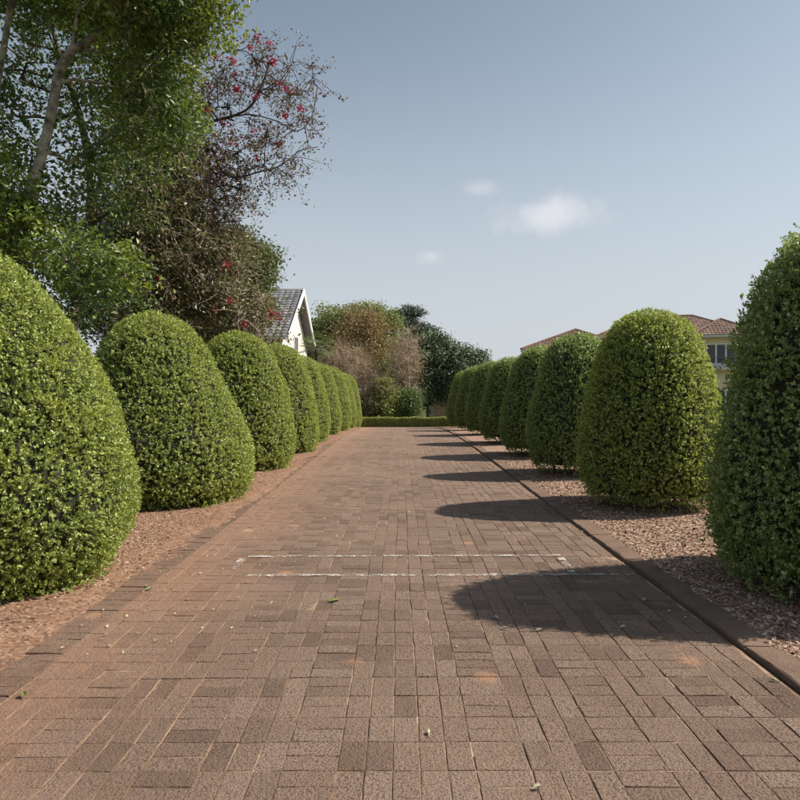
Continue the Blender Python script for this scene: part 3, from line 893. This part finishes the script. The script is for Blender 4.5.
def tree(name, label, base, trunks, ells, spacing, leafsets, seed, bark, r_tip=.012, twig=None, cat='tree', group=None, cap=400, expo=.5, rmax=.4, flat=.75, up=.25, flowers=None, twig2=None):
    """trunks, ells in world coordinates. leafsets: list of (n per clump, clump radius, leaf length, material, chooser)"""
    r = np.random.default_rng(seed)
    e = tag(empty(name, base), label, cat, group)
    O = np.array(base, float)
    C = ell_points(r, ells, spacing, cap=cap)
    nodes, par, rad, ntr = skeleton(r, [smooth_path(t) for t in trunks], C, r_tip, expo, rmax, up=up)
    nodes = nodes - O; Cl = C - O
    idx = np.arange(len(nodes)); has = par >= 0
    tk = idx[(idx < ntr) & has]; br = idx[(idx >= ntr) & has]
    o = link(bpy.data.objects.new('trunk', wood_mesh('trunk', nodes, par, rad, tk, bark, 9)), e)
    root = np.arange(len(nodes))
    for i in br:
        root[i] = par[i] if par[i] < ntr else root[par[i]]
    for q in sorted(set(root[br])):
        link(bpy.data.objects.new('branch', wood_mesh('branch', nodes, par, rad, br[root[br] == q], bark, 6)), e)
    tips = Cl
    if twig:
        per, ln, rr, droop, tm = twig
        A, B, ra, rb2, tp = twigs(r, Cl, per, ln, rr, droop)
        if twig2 is not None:
            k2 = np.tile(np.repeat(twig2[0](C), per), 4)
            link(bpy.data.objects.new('twigs', frusta('twigs', A[k2], B[k2], ra[k2] * 1.1, rb2[k2] * 1.1, twig2[1], 3)), e)['kind'] = 'stuff'
            k1 = ~k2
        else: k1 = np.ones(len(A), bool)
        link(bpy.data.objects.new('twigs', frusta('twigs', A[k1], B[k1], ra[k1], rb2[k1], tm, 3)), e)['kind'] = 'stuff'
        tips = np.concatenate([Cl, tp, (A[len(A) // 2:] + B[len(A) // 2:]) / 2])
    for (n, cr, ll, mat, on) in leafsets:
        T = tips if on == 'tips' else Cl
        if callable(on):
            T = tips[on(tips + O)]
        if len(T) == 0: continue
        m = len(T) * n
        d = r.normal(size=(m, 3)) * [1, 1, flat]
        P = np.repeat(T, n, 0) + d * cr * .55
        P[:, 2] = np.maximum(P[:, 2], 0.05)
        N = r.normal(0, .6, (m, 3)) + [0, 0, .55] + norm(d) * .35
        L = ll * r.uniform(.6, 1.3, m)
        o = link(bpy.data.objects.new('crown', leaf_mesh('crown', r, P, N, L, L * r.uniform(.42, .62, m), mat)), e); o['kind'] = 'stuff'
    if flowers:
        for p in flowers:
            k = 22; c = np.array(p) - O
            q = np.linalg.norm(tips - c, axis=1); c = tips[np.argmin(q)] * .6 + c * .4
            P = r.normal(size=(k, 3)) * [.075, .075, .065]
            o = bpy.data.objects.new('flower_cluster', leaf_mesh('flower_cluster', r, P, r.normal(size=(k, 3)) + [0, -.3, .3], .085, .07, M['flower'])); o.location = c; o['kind'] = 'stuff'
            link(o, e)
    return e

def E(px, py, rx, ry, Y, rd, w=1.0):
    s = Y / FPX
    return (PX(px, py, Y), (rx * s, rd, ry * s), w)
def base_at(px, Y):
    return ((px - 400) / FPX * Y, Y, float(zg(Y)) - .05)

# tall bright-leaved tree with pale trunk (behind the edging row)
Y = 13.0
b = base_at(12, Y)
tr1 = [b, PX(14, 300, Y), PX(13, 245, Y), PX(24, 215, Y), PX(32, 188, Y), PX(42, 160, Y), PX(50, 130, Y), PX(56, 100, Y), PX(62, 72, Y), PX(74, 52, Y)]
tr1b = [PX(74, 52, Y), PX(78, 30, Y), PX(82, 5, Y - .2), PX(86, -40, Y - .4)]
tr1c = [PX(74, 52, Y), PX(92, 42, Y + .2), PX(112, 24, Y + .4), PX(126, 6, Y + .5), PX(140, -20, Y + .6)]
tr1d = [PX(14, 300, Y), PX(4, 235, Y + .3), PX(-6, 170, Y + .6), PX(-2, 100, Y + .8), PX(8, 40, Y + .8), PX(18, -20, Y + .7)]
ells = [E(60, -45, 130, 45, Y + .8, 2.0, 1.2), E(160, 5, 66, 40, Y, 1.6, 1.6), E(205, -12, 24, 16, Y, .7, 1.6), E(125, 75, 45, 40, Y + 1.4, 1.0, .8), E(155, 110, 42, 40, Y + .8, 1.2, 1.1),
        E(15, 215, 34, 50, Y, 1.0, 1.5), E(-20, 120, 40, 70, Y + 1.2, 1.0, .9), E(95, 160, 26, 30, Y + 1.3, .9, .7), E(95, 265, 40, 26, Y, 1.0, 1.2), E(75, 215, 24, 26, Y + 1.4, .8, .7)]
tree('broadleaf_tree', 'tall bright green tree with pale grey forked trunk behind the brick-edged bush row', b, [tr1, tr1b, tr1c, tr1d], ells, .50,
     [(10, .27, .125, M['leaf_bright'], lambda q: vn(q[:, 0], q[:, 2] + q[:, 1], 1.5, 71) > .1), (9, .28, .125, M['leaf_dark'], lambda q: vn(q[:, 0], q[:, 2] + q[:, 1], 1.5, 71) <= .1)], 201, M['bark_pale'], r_tip=.0078, twig=(5, .55, .006, 0.1, M['bark_dark']), cap=300, expo=.50, rmax=.16)

# darker tree behind it with rusty leaves
Y = 17.5
b = base_at(70, Y)
tr = [b, PX(72, 330, Y), PX(84, 270, Y), PX(92, 210, Y), PX(88, 150, Y), PX(76, 100, Y), PX(60, 55, Y), PX(50, 0, Y)]
trb = [PX(92, 210, Y), PX(110, 160, Y), PX(124, 110, Y), PX(130, 60, Y)]
ells = [E(40, 70, 75, 50, Y, 1.6, .8), E(110, 60, 45, 50, Y, 1.5, .9), E(60, 20, 90, 40, Y, 1.6, 1.1), E(70, 285, 80, 45, Y, 1.4, 1.1), E(120, 170, 50, 60, Y, 1.5, .9), E(150, 60, 40, 45, Y, 1.3, .8)]
tree('broadleaf_tree', 'dark tree with rusty leaf patches behind the pale-trunked tree', b, [tr, trb], ells, .72,
     [(7, .30, .14, M['leaf_dark'], 'tips')], 202, M['bark_dark'], r_tip=.014, twig=(5, .7, .008, 0.1, M['bark_dark']), cap=200, expo=.48, rmax=.2)

# flowering creeper-hung tree with the long bare-ish limbs
Y = 21.0
b = base_at(165, Y)
tr = [b, PX(166, 360, Y), PX(170, 310, Y), PX(164, 250, Y), PX(168, 190, Y), PX(182, 150, Y), PX(205, 126, Y), PX(232, 118, Y), PX(251, 108, Y), PX(262, 88, Y), PX(270, 66, Y), PX(276, 50, Y)]
trb = [PX(168, 190, Y), PX(195, 165, Y), PX(212, 150, Y), PX(222, 172, Y), PX(238, 178, Y), PX(262, 172, Y + .3), PX(282, 166, Y + .5), PX(300, 152, Y + .6), PX(318, 148, Y + .7)]
trc = [PX(232, 118, Y), PX(252, 116, Y - .3), PX(276, 122, Y - .5), PX(298, 132, Y - .6), PX(312, 118, Y - .6), PX(318, 88, Y - .6)]
trd = [PX(170, 310, Y), PX(140, 260, Y + .4), PX(128, 190, Y + .6), PX(135, 120, Y + .8), PX(150, 70, Y + .8)]
dense = [E(165, 255, 78, 70, Y, 2.2, 1.5), E(185, 175, 62, 50, Y, 1.8, 1.2), E(225, 310, 50, 34, Y, 1.4, 1.5), E(120, 305, 45, 34, Y, 1.5, 1.2), E(160, 110, 45, 50, Y, 1.5, .9), E(190, 80, 30, 30, Y, 1.0, .6)]
airy = [E(255, 75, 42, 34, Y, 1.1, .75), E(215, 90, 30, 36, Y, 1.0, .7), E(300, 105, 20, 36, Y, .9, .6), E(262, 140, 44, 22, Y, 1.0, .6), E(255, 165, 52, 16, Y, 1.0, .7), E(235, 215, 24, 28, Y, .6, .5)]
fl = [PX(262, 40, Y - .4), PX(268, 46, Y - .2), PX(238, 78, Y - .5), PX(258, 92, Y - .6), PX(206, 110, Y - .8), PX(301, 107, Y - .6), PX(162, 190, Y - 1.6), PX(136, 226, Y - 1.8), PX(136, 240, Y - 1.8), PX(158, 275, Y - 1.9), PX(224, 268, Y - 1.2),
      PX(94, 316, Y - 1.2), PX(125, 314, Y - 1.4), PX(234, 300, Y - 1.2), PX(272, 312, Y - .8), PX(279, 313, Y - .8), PX(246, 326, Y - .8), PX(220, 314, Y - 1.2), PX(105, 238, Y - 1.2), PX(285, 85, Y - .2), PX(250, 55, Y - .2), PX(288, 118, Y - .5)]
rf_ = np.random.default_rng(77)
fl += [PX(a, b_, Y - .6) for a, b_ in zip(rf_.uniform(200, 300, 14), rf_.uniform(45, 160, 14))]
inair = lambda q: ((q[:, 0] / q[:, 1] * FPX + 400) > 205) & ((HOR - (q[:, 2] - EYE) / q[:, 1] * FPX) < 232)
tree('flowering_tree', 'creeper-hung flowering tree with crimson blooms and long airy limbs', b, [tr, trb, trc, trd], dense + airy, .68,
     [(5, .26, .13, M['leaf_olive'], lambda q: ~inair(q)), (3, .15, .10, M['leaf_red'], inair), (2, .2, .10, M['leaf_olive'], inair)], 203, M['bark_dark'], r_tip=.013,
     twig=(13, 1.0, .012, 0.22, M['bark_dry']), cap=330, expo=.46, rmax=.2, flowers=fl, twig2=(inair, M['bark_dark']))

# dark round-crowned tree beside the grey-roofed house
Y = 27.0
b = base_at(248, Y)
tree('round_tree', 'dark blue-green round tree beside the grey-roofed house', b, [[b, PX(248, 380, Y), PX(246, 330, Y), PX(248, 285, Y), PX(250, 265, Y)]],
     [E(250, 268, 20, 20, Y, .9, 1.6), E(240, 300, 26, 26, Y, 1.1, 1.3), E(225, 255, 25, 22, Y, 1.0, 1.0), E(205, 290, 30, 30, Y, 1.2, 1.0)], .5,
     [(42, .42, .13, M['leaf_dark'], 'tips')], 204, M['bark_dark'], twig=(4, .5, .008, 0, M['bark_dark']), cap=110)

# planting beyond the low hedge
Y = 52.0
b = base_at(368, Y)
tree('broadleaf_tree', 'large domed mid-green tree behind the rusty and bare trees', b, [[b, PX(366, 400, Y), PX(362, 360, Y), PX(358, 325, Y)]],
     [E(350, 345, 42, 40, Y, 2.6, 1.2), E(335, 345, 28, 40, Y, 2.2, 1.2), E(380, 368, 18, 38, Y, 2.0, 1.2), E(365, 325, 34, 18, Y, 2.2, 1.3)], .75,
     [(34, .6, .22, M['leaf_mid'], 'tips')], 205, M['bark_dark'], r_tip=.02, twig=(3, .6, .012, 0, M['bark_dark']), cap=170)
Y = 47.5
b = base_at(364, Y)
tree('rusty_tree', 'rusty orange-brown tree in front of the domed green tree', b, [[b, PX(364, 395, Y), PX(366, 360, Y), PX(366, 325, Y)]],
     [E(364, 326, 19, 12, Y, 1.2, 1.0), E(350, 336, 15, 12, Y, 1.2, .8), E(380, 345, 12, 16, Y, 1.1, .7)], .62,
     [(9, .6, .17, M['leaf_rust'], 'tips')], 206, M['bark_dry'], r_tip=.018, twig=(6, .8, .014, 0, M['bark_dry']), cap=90)
Y = 45.0
for (px, ells_, lab, sd_) in (
    (352, [E(350, 375, 22, 30, Y, 1.1, .9), E(335, 370, 16, 24, Y, 1.0, .9), E(372, 385, 14, 22, Y, .9, .8)], 'bare pinkish twiggy tree next to the house palm', 207),
    (408, [E(406, 360, 13, 30, Y, .9, .9), E(404, 385, 12, 20, Y, .8, .8)], 'bare pale twiggy tree next to the dark glossy tree', 208)):
    b = base_at(px, Y)
    tree('bare_tree', lab, b, [[b, PX(px, 405, Y), PX(px + 1, 385, Y), PX(px, 360, Y)]], ells_, .55,
         [(1, .4, .10, M['leaf_rust'], 'tips')], sd_, M['bark_dry'], r_tip=.014, twig=(26, .95, .011, -.1, M['bark_dry']), cap=80)
Y = 43.5
for (px, ells_, mat, lab, sd_) in (
    (392, [E(392, 408, 11, 11, Y, .7, 1.2), E(384, 395, 8, 10, Y, .6, 1.0)], 'leaf_hedge', 'yellow-green shrub behind the low hedge', 209),
    (375, [E(374, 408, 9, 10, Y, .6, 1.0), E(381, 392, 7, 10, Y, .6, .8)], 'leaf_olive', 'loose olive-green shrub behind the low hedge', 210),
    (362, [E(362, 408, 7, 10, Y, .5, 1.2)], 'leaf_olive', 'small olive shrub behind the low hedge', 211),
    (407, [E(408, 405, 9, 12, Y, .7, 1.2)], 'leaf_dark', 'dark shrub at the foot of the pale bare tree', 212)):
    b = base_at(px, Y)
    tree('shrub', lab, b, [[b, PX(px, 415, Y), PX(px, 408, Y)]], ells_, .36, [(40, .40, .11, M[mat], 'tips')], sd_, M['bark_dark'], r_tip=.008,
         twig=(4, .4, .006, 0, M['bark_dry']), cat='shrub', cap=40, group='shrubs beyond the low hedge')
Y = 50.0
b = base_at(430, Y)
tree('magnolia_tree', 'dense dark glossy-leaved tree with pale trunk foot beyond the low hedge', b, [[b, PX(430, 412, Y), PX(431, 400, Y), PX(428, 385, Y), PX(430, 365, Y)], [PX(431, 400, Y), PX(440, 385, Y), PX(450, 372, Y)]],
     [E(430, 360, 24, 26, Y, 2.0, 1.2), E(455, 365, 24, 18, Y, 1.8, 1.2), E(420, 385, 16, 22, Y, 1.6, 1.2), E(445, 385, 22, 14, Y, 1.7, 1.1), E(470, 362, 12, 9, Y, 1.0, 1.1), E(405, 400, 14, 14, Y, 1.0, 1.0)], .58,
     [(34, .55, .20, M['leaf_magnolia'], 'tips')], 213, M['bark_pale'], r_tip=.022, twig=(4, .5, .012, 0, M['bark_dark']), cap=170, rmax=.3)
Y = 66.0
b = base_at(402, Y)
tree('cedar_tree', 'blue-green cedar with layered flat boughs against the sky', b, [[b, PX(402, 390, Y), PX(402, 350, Y), PX(400, 325, Y), PX(396, 312, Y)]],
     [E(393, 316, 8, 4, Y, 1.0, 1.5), E(410, 314, 10, 4, Y, 1.0, 1.5), E(402, 326, 16, 4, Y, 1.3, 1.5), E(418, 331, 14, 4, Y, 1.2, 1.5), E(427, 336, 8, 4, Y, .9, 1.5), E(400, 340, 22, 5, Y, 1.5, 1.4), E(392, 352, 22, 10, Y, 1.5, 1.2)], .62,
     [(26, .55, .20, M['leaf_cedar'], 'tips')], 214, M['bark_dark'], r_tip=.02, twig=(4, .6, .012, 0, M['bark_dark']), cap=110, flat=.45)

# fan palm by the house
def palm():
    Y = 31.0; b = base_at(317, Y); e = tag(empty('fan_palm', b), 'small fan palm in front of the cream gable wall', 'palm')
    top = PX(317, 348, Y) - np.array(b); r = random.Random(8)
    MB().tube([(0, 0, -.03), (.04, 0, 1.2), (.0, .03, 2.4), tuple(top)], [.13, .10, .09, .10], 9).build('trunk', M['bark_dark'], e, True)
    for k in range(20):
        a = k * 2.4; up_ = 1.0 - k * .075
        d = Vector((math.cos(a), math.sin(a), up_)).normalized(); s = d.cross(Vector((0, 0, 1))).normalized(); n = s.cross(d)
        L = r.uniform(.45, .7); m = MB(); t0 = Vector(top); h = t0 + d * L
        m.tube([t0, h], [.014, .009], 4)
        for q in range(15):
            g = (q / 14 - .5) * 3.6
            v = (d * math.cos(g) + s * math.sin(g)).normalized(); w = v.cross(n).normalized() * .022
            tip = h + v * r.uniform(.42, .56) + Vector((0, 0, -.12)) * abs(g) * .5
            mid = h + v * .28 + n * .02
            m.poly([h - w * .4, mid - w, tip, mid + w])
        m.build('frond', M['leaf_palm'], e)
palm()

# ------------------------------------------------------------------ grey-roofed house
def tile_slope(name, o, ux, uy, nxv, W, Lr, tw, tl, mat, parent, clip=None):
    """rows of overlapping tiles on the plane at o spanned by ux (along eave) and uy (up the slope), each tile curved"""
    o, ux, uy, nxv = (np.array(v, float) for v in (o, ux, uy, nxv)); ux /= np.linalg.norm(ux); uy /= np.linalg.norm(uy); nxv /= np.linalg.norm(nxv)
    V, F = [], []; k = 5; cnt = 0
    r = np.random.default_rng(5)
    for j in range(int(math.ceil(Lr / tl))):
        for i in range(int(W / tw)):
            if clip is not None and not clip((i + .5) * tw, (j + .5) * tl): continue
            up_ = j * tl - .02; top = min((j + 1) * tl + .03, Lr)
            q = r.normal(0, .002)
            for t, lift in ((up_, .055), (top, .012)):
                for s in range(k):
                    x = i * tw + tw * s / (k - 1) * .985; hgt = lift + q + .030 * math.sin(math.pi * s / (k - 1)) ** .8
                    V.append(o + ux * x + uy * t + nxv * hgt)
            for s in range(k): V.append(V[cnt + s] - nxv * .045)
            for s in range(k - 1):
                F.append((cnt + s, cnt + s + 1, cnt + k + s + 1, cnt + k + s)); F.append((cnt + s, cnt + 2 * k + s, cnt + 2 * k + s + 1, cnt + s + 1))
            cnt += 3 * k
    ob = link(bpy.data.objects.new(name, mesh_np(name, np.array(V), np.array(F), 4, mat)), parent); ob['kind'] = 'stuff'
    return ob

def grey_house():
    gx_ = -5.40; yr, half = 38.0, 5.4; zr, ze = 7.1, 4.10; x0 = -14.5
    gz = float(zg(38)) - .1
    e = tag(empty('grey_roofed_house', (gx_, yr, gz)), 'cream gabled house with grey tiled roof beside the palm', 'house')
    T = lambda p: (p[0] - gx_, p[1] - yr, p[2] - gz)
    L = gx_ - x0
    w = MB(); wx = -.45; yh = half - .5
    ridge = zr - gz - .3; ev = ze - gz + .1
    w.prism([(wx, -yh, 0), (wx, yh, 0), (wx, yh, ev), (wx, 0, ridge), (wx, -yh, ev)], (-(L - .9), 0, 0))
    w.build('wall', M['cream'], e)
    MB().box(-L + .9, wx - .6, -yh - .06, -yh - .004, 0.2, ev - .35).build('shade_band', M['shaded_cream'], e)  # shade on the front wall, laid on as a darker sheet
    sl = math.hypot(half, zr - ze); rf = None
    deck = MB()
    for s in (-1, 1):
        deck.prism([(0, s * half, ze - gz - .02), (0, 0, zr - gz - .02), (0, 0, zr - gz - .14), (0, s * half, ze - gz - .14)], (-L, 0, 0))
    rf = deck.build('roof', M['slate'], e)
    tile_slope('tiles', (-L, -half, ze - gz), (1, 0, 0), (0, half, zr - ze), (0, -(zr - ze), half), L, sl, .30, .34, M['slate'], rf)
    tile_slope('tiles', (-L, half, ze - gz), (1, 0, 0), (0, -half, zr - ze), (0, (zr - ze), half), L, sl, .30, .34, M['slate'], rf)
    rc = MB(); rc.tube([(-L, 0, zr - gz + .03), (.02, 0, zr - gz + .03)], [.11, .11], 8); rc.build('ridge_cap', M['slate'], rf, True)
    for s in (-1, 1):
        MB().prism([(.02, s * (half + .05), ze - gz - .26), (.02, s * (half + .05), ze - gz + .05), (.02, 0, zr - gz + .10), (.02, 0, zr - gz - .22)], (.06, 0, 0)).build('barge_board', M['white'], rf)
    MB().box(-L, -.02, -half - .13, -half - .01, ze - gz - .13, ze - gz - .01).build('gutter', M['white'], rf)
    MB().tube([(-.7, -yh - .12, ev - .1), (-.7, -yh - .12, 0.0)], [.05, .05], 8).build('downpipe', M['white'], e)
    MB().box(wx + .004, wx + .10, -yh + .0, -yh + .35, 0, ev - .1).build('corner_pilaster', M['white'], e)
    for (ya, za) in ((-2.6, 1.1), (1.4, 1.1), (-.55, 4.3)):
        wd = MB(); h_ = 1.3 if za < 3 else .9; wd_ = 1.3
        fr = MB()
        fr.box(wx + .003, wx + .06, ya, ya + .08, za, za + h_).box(wx + .003, wx + .06, ya + wd_ - .08, ya + wd_, za, za + h_)
        fr.box(wx + .003, wx + .06, ya + .08, ya + wd_ - .08, za, za + .08).box(wx + .003, wx + .06, ya + .08, ya + wd_ - .08, za + h_ - .08, za + h_)
        fr.box(wx + .003, wx + .05, ya + wd_ / 2 - .03, ya + wd_ / 2 + .03, za + .08, za + h_ - .08)
        f = fr.build('window', M['white'], e)
        for q in (0, 1):
            a = ya + .08 + q * (wd_ / 2 - .05); MB().box(wx + .004, wx + .02, a, a + wd_ / 2 - .11, za + .08, za + h_ - .08).build('pane', M['glass'], f)
grey_house()

# ------------------------------------------------------------------ ochre house with terracotta hip roofs
def hip(e, x0, x1, y0, y1, ze, rise, over=.6):
    """hip roof with tiles; ridge along the longer side"""
    x0 -= over; x1 += over; y0 -= over; y1 += over
    cx, cy = (x0 + x1) / 2, (y0 + y1) / 2; hx, hy = (x1 - x0) / 2, (y1 - y0) / 2
    k = min(hx, hy)
    if hx >= hy: r0, r1 = (x0 + k, cy, ze + rise), (x1 - k, cy, ze + rise)
    else: r0, r1 = (cx, y0 + k, ze + rise), (cx, y1 - k, ze + rise)
    if hx >= hy:
        faces = [[(x0, y0, ze), (x1, y0, ze), r1, r0], [(x1, y1, ze), (x0, y1, ze), r0, r1], [(x0, y1, ze), (x0, y0, ze), r0], [(x1, y0, ze), (x1, y1, ze), r1]]
    else:
        faces = [[(x0, y0, ze), (x1, y0, ze), r0], [(x1, y1, ze), (x0, y1, ze), r1], [(x0, y1, ze), (x0, y0, ze), r0, r1], [(x1, y0, ze), (x1, y1, ze), r1, r0]]
    m = MB()
    for f in faces: m.poly(f)
    m.poly([(x0, y0, ze), (x1, y0, ze), (x1, y1, ze), (x0, y1, ze)])
    rf = m.build('roof', M['terra'], e)
    for f in faces:
        a, b_ = np.array(f[0]), np.array(f[1]); W = np.linalg.norm(b_ - a); ux = (b_ - a) / W
        mid = np.array(f[2]); upv = mid - a; upv = upv - ux * (upv @ ux); Lr = np.linalg.norm(upv); uy = upv / Lr
        n = np.cross(ux, uy)
        la = (np.array(f[-1]) - a) @ ux; lb = W - (np.array(f[2]) - a) @ ux
        tile_slope('tiles', a, ux, uy, n, W, Lr, .34, .42, M['terra'], rf, clip=lambda u, v: u > la * v / Lr - .1 and u < W - lb * v / Lr + .1)
    hp = MB()
    for c in ((x0, y0, ze), (x0, y1, ze), (x1, y0, ze), (x1, y1, ze)):
        q = r0 if (Vector(c) - Vector(r0)).length < (Vector(c) - Vector(r1)).length else r1
        hp.tube([(c[0], c[1], c[2] + .05), (q[0], q[1], q[2] + .05)], [.11, .11], 6)
    hp.tube([(r0[0], r0[1], r0[2] + .05), (r1[0], r1[1], r1[2] + .05)], [.11, .11], 6)
    hp.build('ridge_cap', M['terra'], rf)
    fz = MB(); t = .12
    for (a0, a1, b0, b1) in ((x0, x1, y0 - .02, y0 + .1), (x0, x1, y1 - .1, y1 + .02), (x0 - .02, x0 + .1, y0 + .1, y1 - .1), (x1 - .1, x1 + .02, y0 + .1, y1 - .1)):
        fz.box(a0, a1, b0, b1, ze - .22, ze - .01)
    fz.build('fascia', M['cream'], rf)

def french_door(e, x, y, z, w, h, n, name='glazed_door'):
    """door set in a wall facing -y at depth y"""
    fr = MB(); t = .16
    fr.box(x, x + t, y - .05, y + .04, z, z + h).box(x + w - t, x + w, y - .05, y + .04, z, z + h).box(x + t, x + w - t, y - .05, y + .04, z + h - t, z + h)
    pw = (w - t * (n + 1)) / n
    for k in range(n):
        a = x + t + k * (pw + t)
        if k: fr.box(a - t, a, y - .05, y + .04, z, z + h - t)
        fr.box(a, a + pw, y - .045, y + .035, z, z + .45)
    d = fr.build(name, M['white'], e)
    for k in range(n):
        a = x + t + k * (pw + t); MB().box(a, a + pw, y - .01, y + .01, z + .45, z + h - t).build('pane', M['glass'], d)
    MB().box(x + t + pw - .01, x + t + pw + .03, y - .10, y - .05, z + 1.0, z + 1.12).build('handle', M['iron'], d)

def ochre_house():
    Y = 65.0; gz = float(zg(60)) - .1
    org = (28.6, Y, gz)
    e = tag(empty('tuscan_house', org, math.radians(-13)), 'ochre two-storey house with terracotta hip roofs and balcony doors', 'house')
    # local frame: x along the facade, y away from the drive, z from the ground
    ze = 6.85 - gz
    wing_x0, wing_x1, wing_d = -.2, 5.0, 7.0
    z2 = 3.75 - gz
    # wing wall with a recess for the balcony doors
    dx0, dx1 = .55, 3.45
    w = MB()
    w.box(wing_x0, dx0, 0, wing_d, 0, ze).box(dx1, wing_x1, 0, wing_d, 0, ze)
    w.box(dx0, dx1, .55, wing_d, 0, ze).box(dx0, dx1, 0, .55, z2 - .35, z2).box(dx0, dx1, 0, .55, z2 + 2.75, ze)
    w.build('wall', M['yellow'], e)
    MB().box(-16.3, wing_x0 - .003, 2.0, 13, 0, ze - 1.02).build('main_wall', M['yellow'], e)
    MB().box(-9.4, wing_x0 - .003, 2.7, 12.9, ze - 1.02, ze - .06).box(wing_x1 + .003, 5.8, 2.7, 12.9, 0, ze - .06).build('rear_wall', M['yellow'], e)
    french_door(e, dx0 + .05, .48, z2 + .02, dx1 - dx0 - .1, 2.35, 3)
    french_door(e, dx0 + .05, .48, .15, dx1 - dx0 - .1, 2.3, 3)
    MB().box(dx0 - .25, dx1 + .25, -.85, -.003, z2 - .22, z2 - .02).build('balcony_slab', M['cream'], e)
    MB().box(dx1 - .02, dx1 + .14, -.06, .4, z2, z2 + 2.75).build('post', M['darkframe'], e)
    rl = MB(); a, b_ = dx0 - .2, dx1 + .2
    rl.box(a, b_, -.82, -.78, z2 + .92, z2 + .97).box(a, b_, -.82, -.78, z2 + .06, z2 + .10)
    for s in (a, b_ - .04): rl.box(s, s + .04, -.78, -.01, z2 + .92, z2 + .97)
    r = rl.build('railing', M['iron'], e)
    n = 20
    bar = MB().box(-.012, .012, -.012, .012, 0, .83).build('baluster', M['iron'], r); bar.location = (a + .1, -.80, z2 + .09)
    for k in range(1, n):
        c = bar.copy(); c.location = (a + .1 + (b_ - a - .2) * k / (n - 1), -.80, z2 + .09); COL.objects.link(c); c.parent = r
    hip(e, wing_x0, wing_x1, 0, wing_d, ze + .004, 1.75)
    hip(e, -9.5, 5.9, 2.6, 13, ze - .05, 2.75)
    hip(e, -16.3, -6.3, 2.0, 13, ze - 1.0, 2.4)
    for k in range(5):
        french_door(e, -15.5 + k * 3.0, 1.95, z2 + .3, 1.5, 1.5, 2, 'window')
ochre_house()

# low terracotta outbuilding glimpsed past the dark glossy tree
def shed():
    Y = 56.0; b = base_at(446, Y); e = tag(empty('garden_shed', b), 'small terracotta garden shed beyond the low hedge beside the dark glossy tree', 'shed')
    m = plain('terracotta_plaster', (0.36, 0.25, 0.165), .9, .1, 1)
    MB().box(-1.2, 1.6, 0, 2.2, 0, 1.7).build('wall', m, e)
    MB().prism([(-1.45, -.3, 1.65), (1.85, -.3, 1.65), (1.85, 1.1, 2.35), (-1.45, 1.1, 2.35)], (0, 0, .08)).prism([(-1.45, 1.105, 2.35), (1.85, 1.105, 2.35), (1.85, 2.5, 1.65), (-1.45, 2.5, 1.65)], (0, 0, .08)).build('roof', M['terra'], e)
    MB().box(.0, .75, -.04, -.003, 0.05, 1.5).build('door', M['darkframe'], e)
shed()
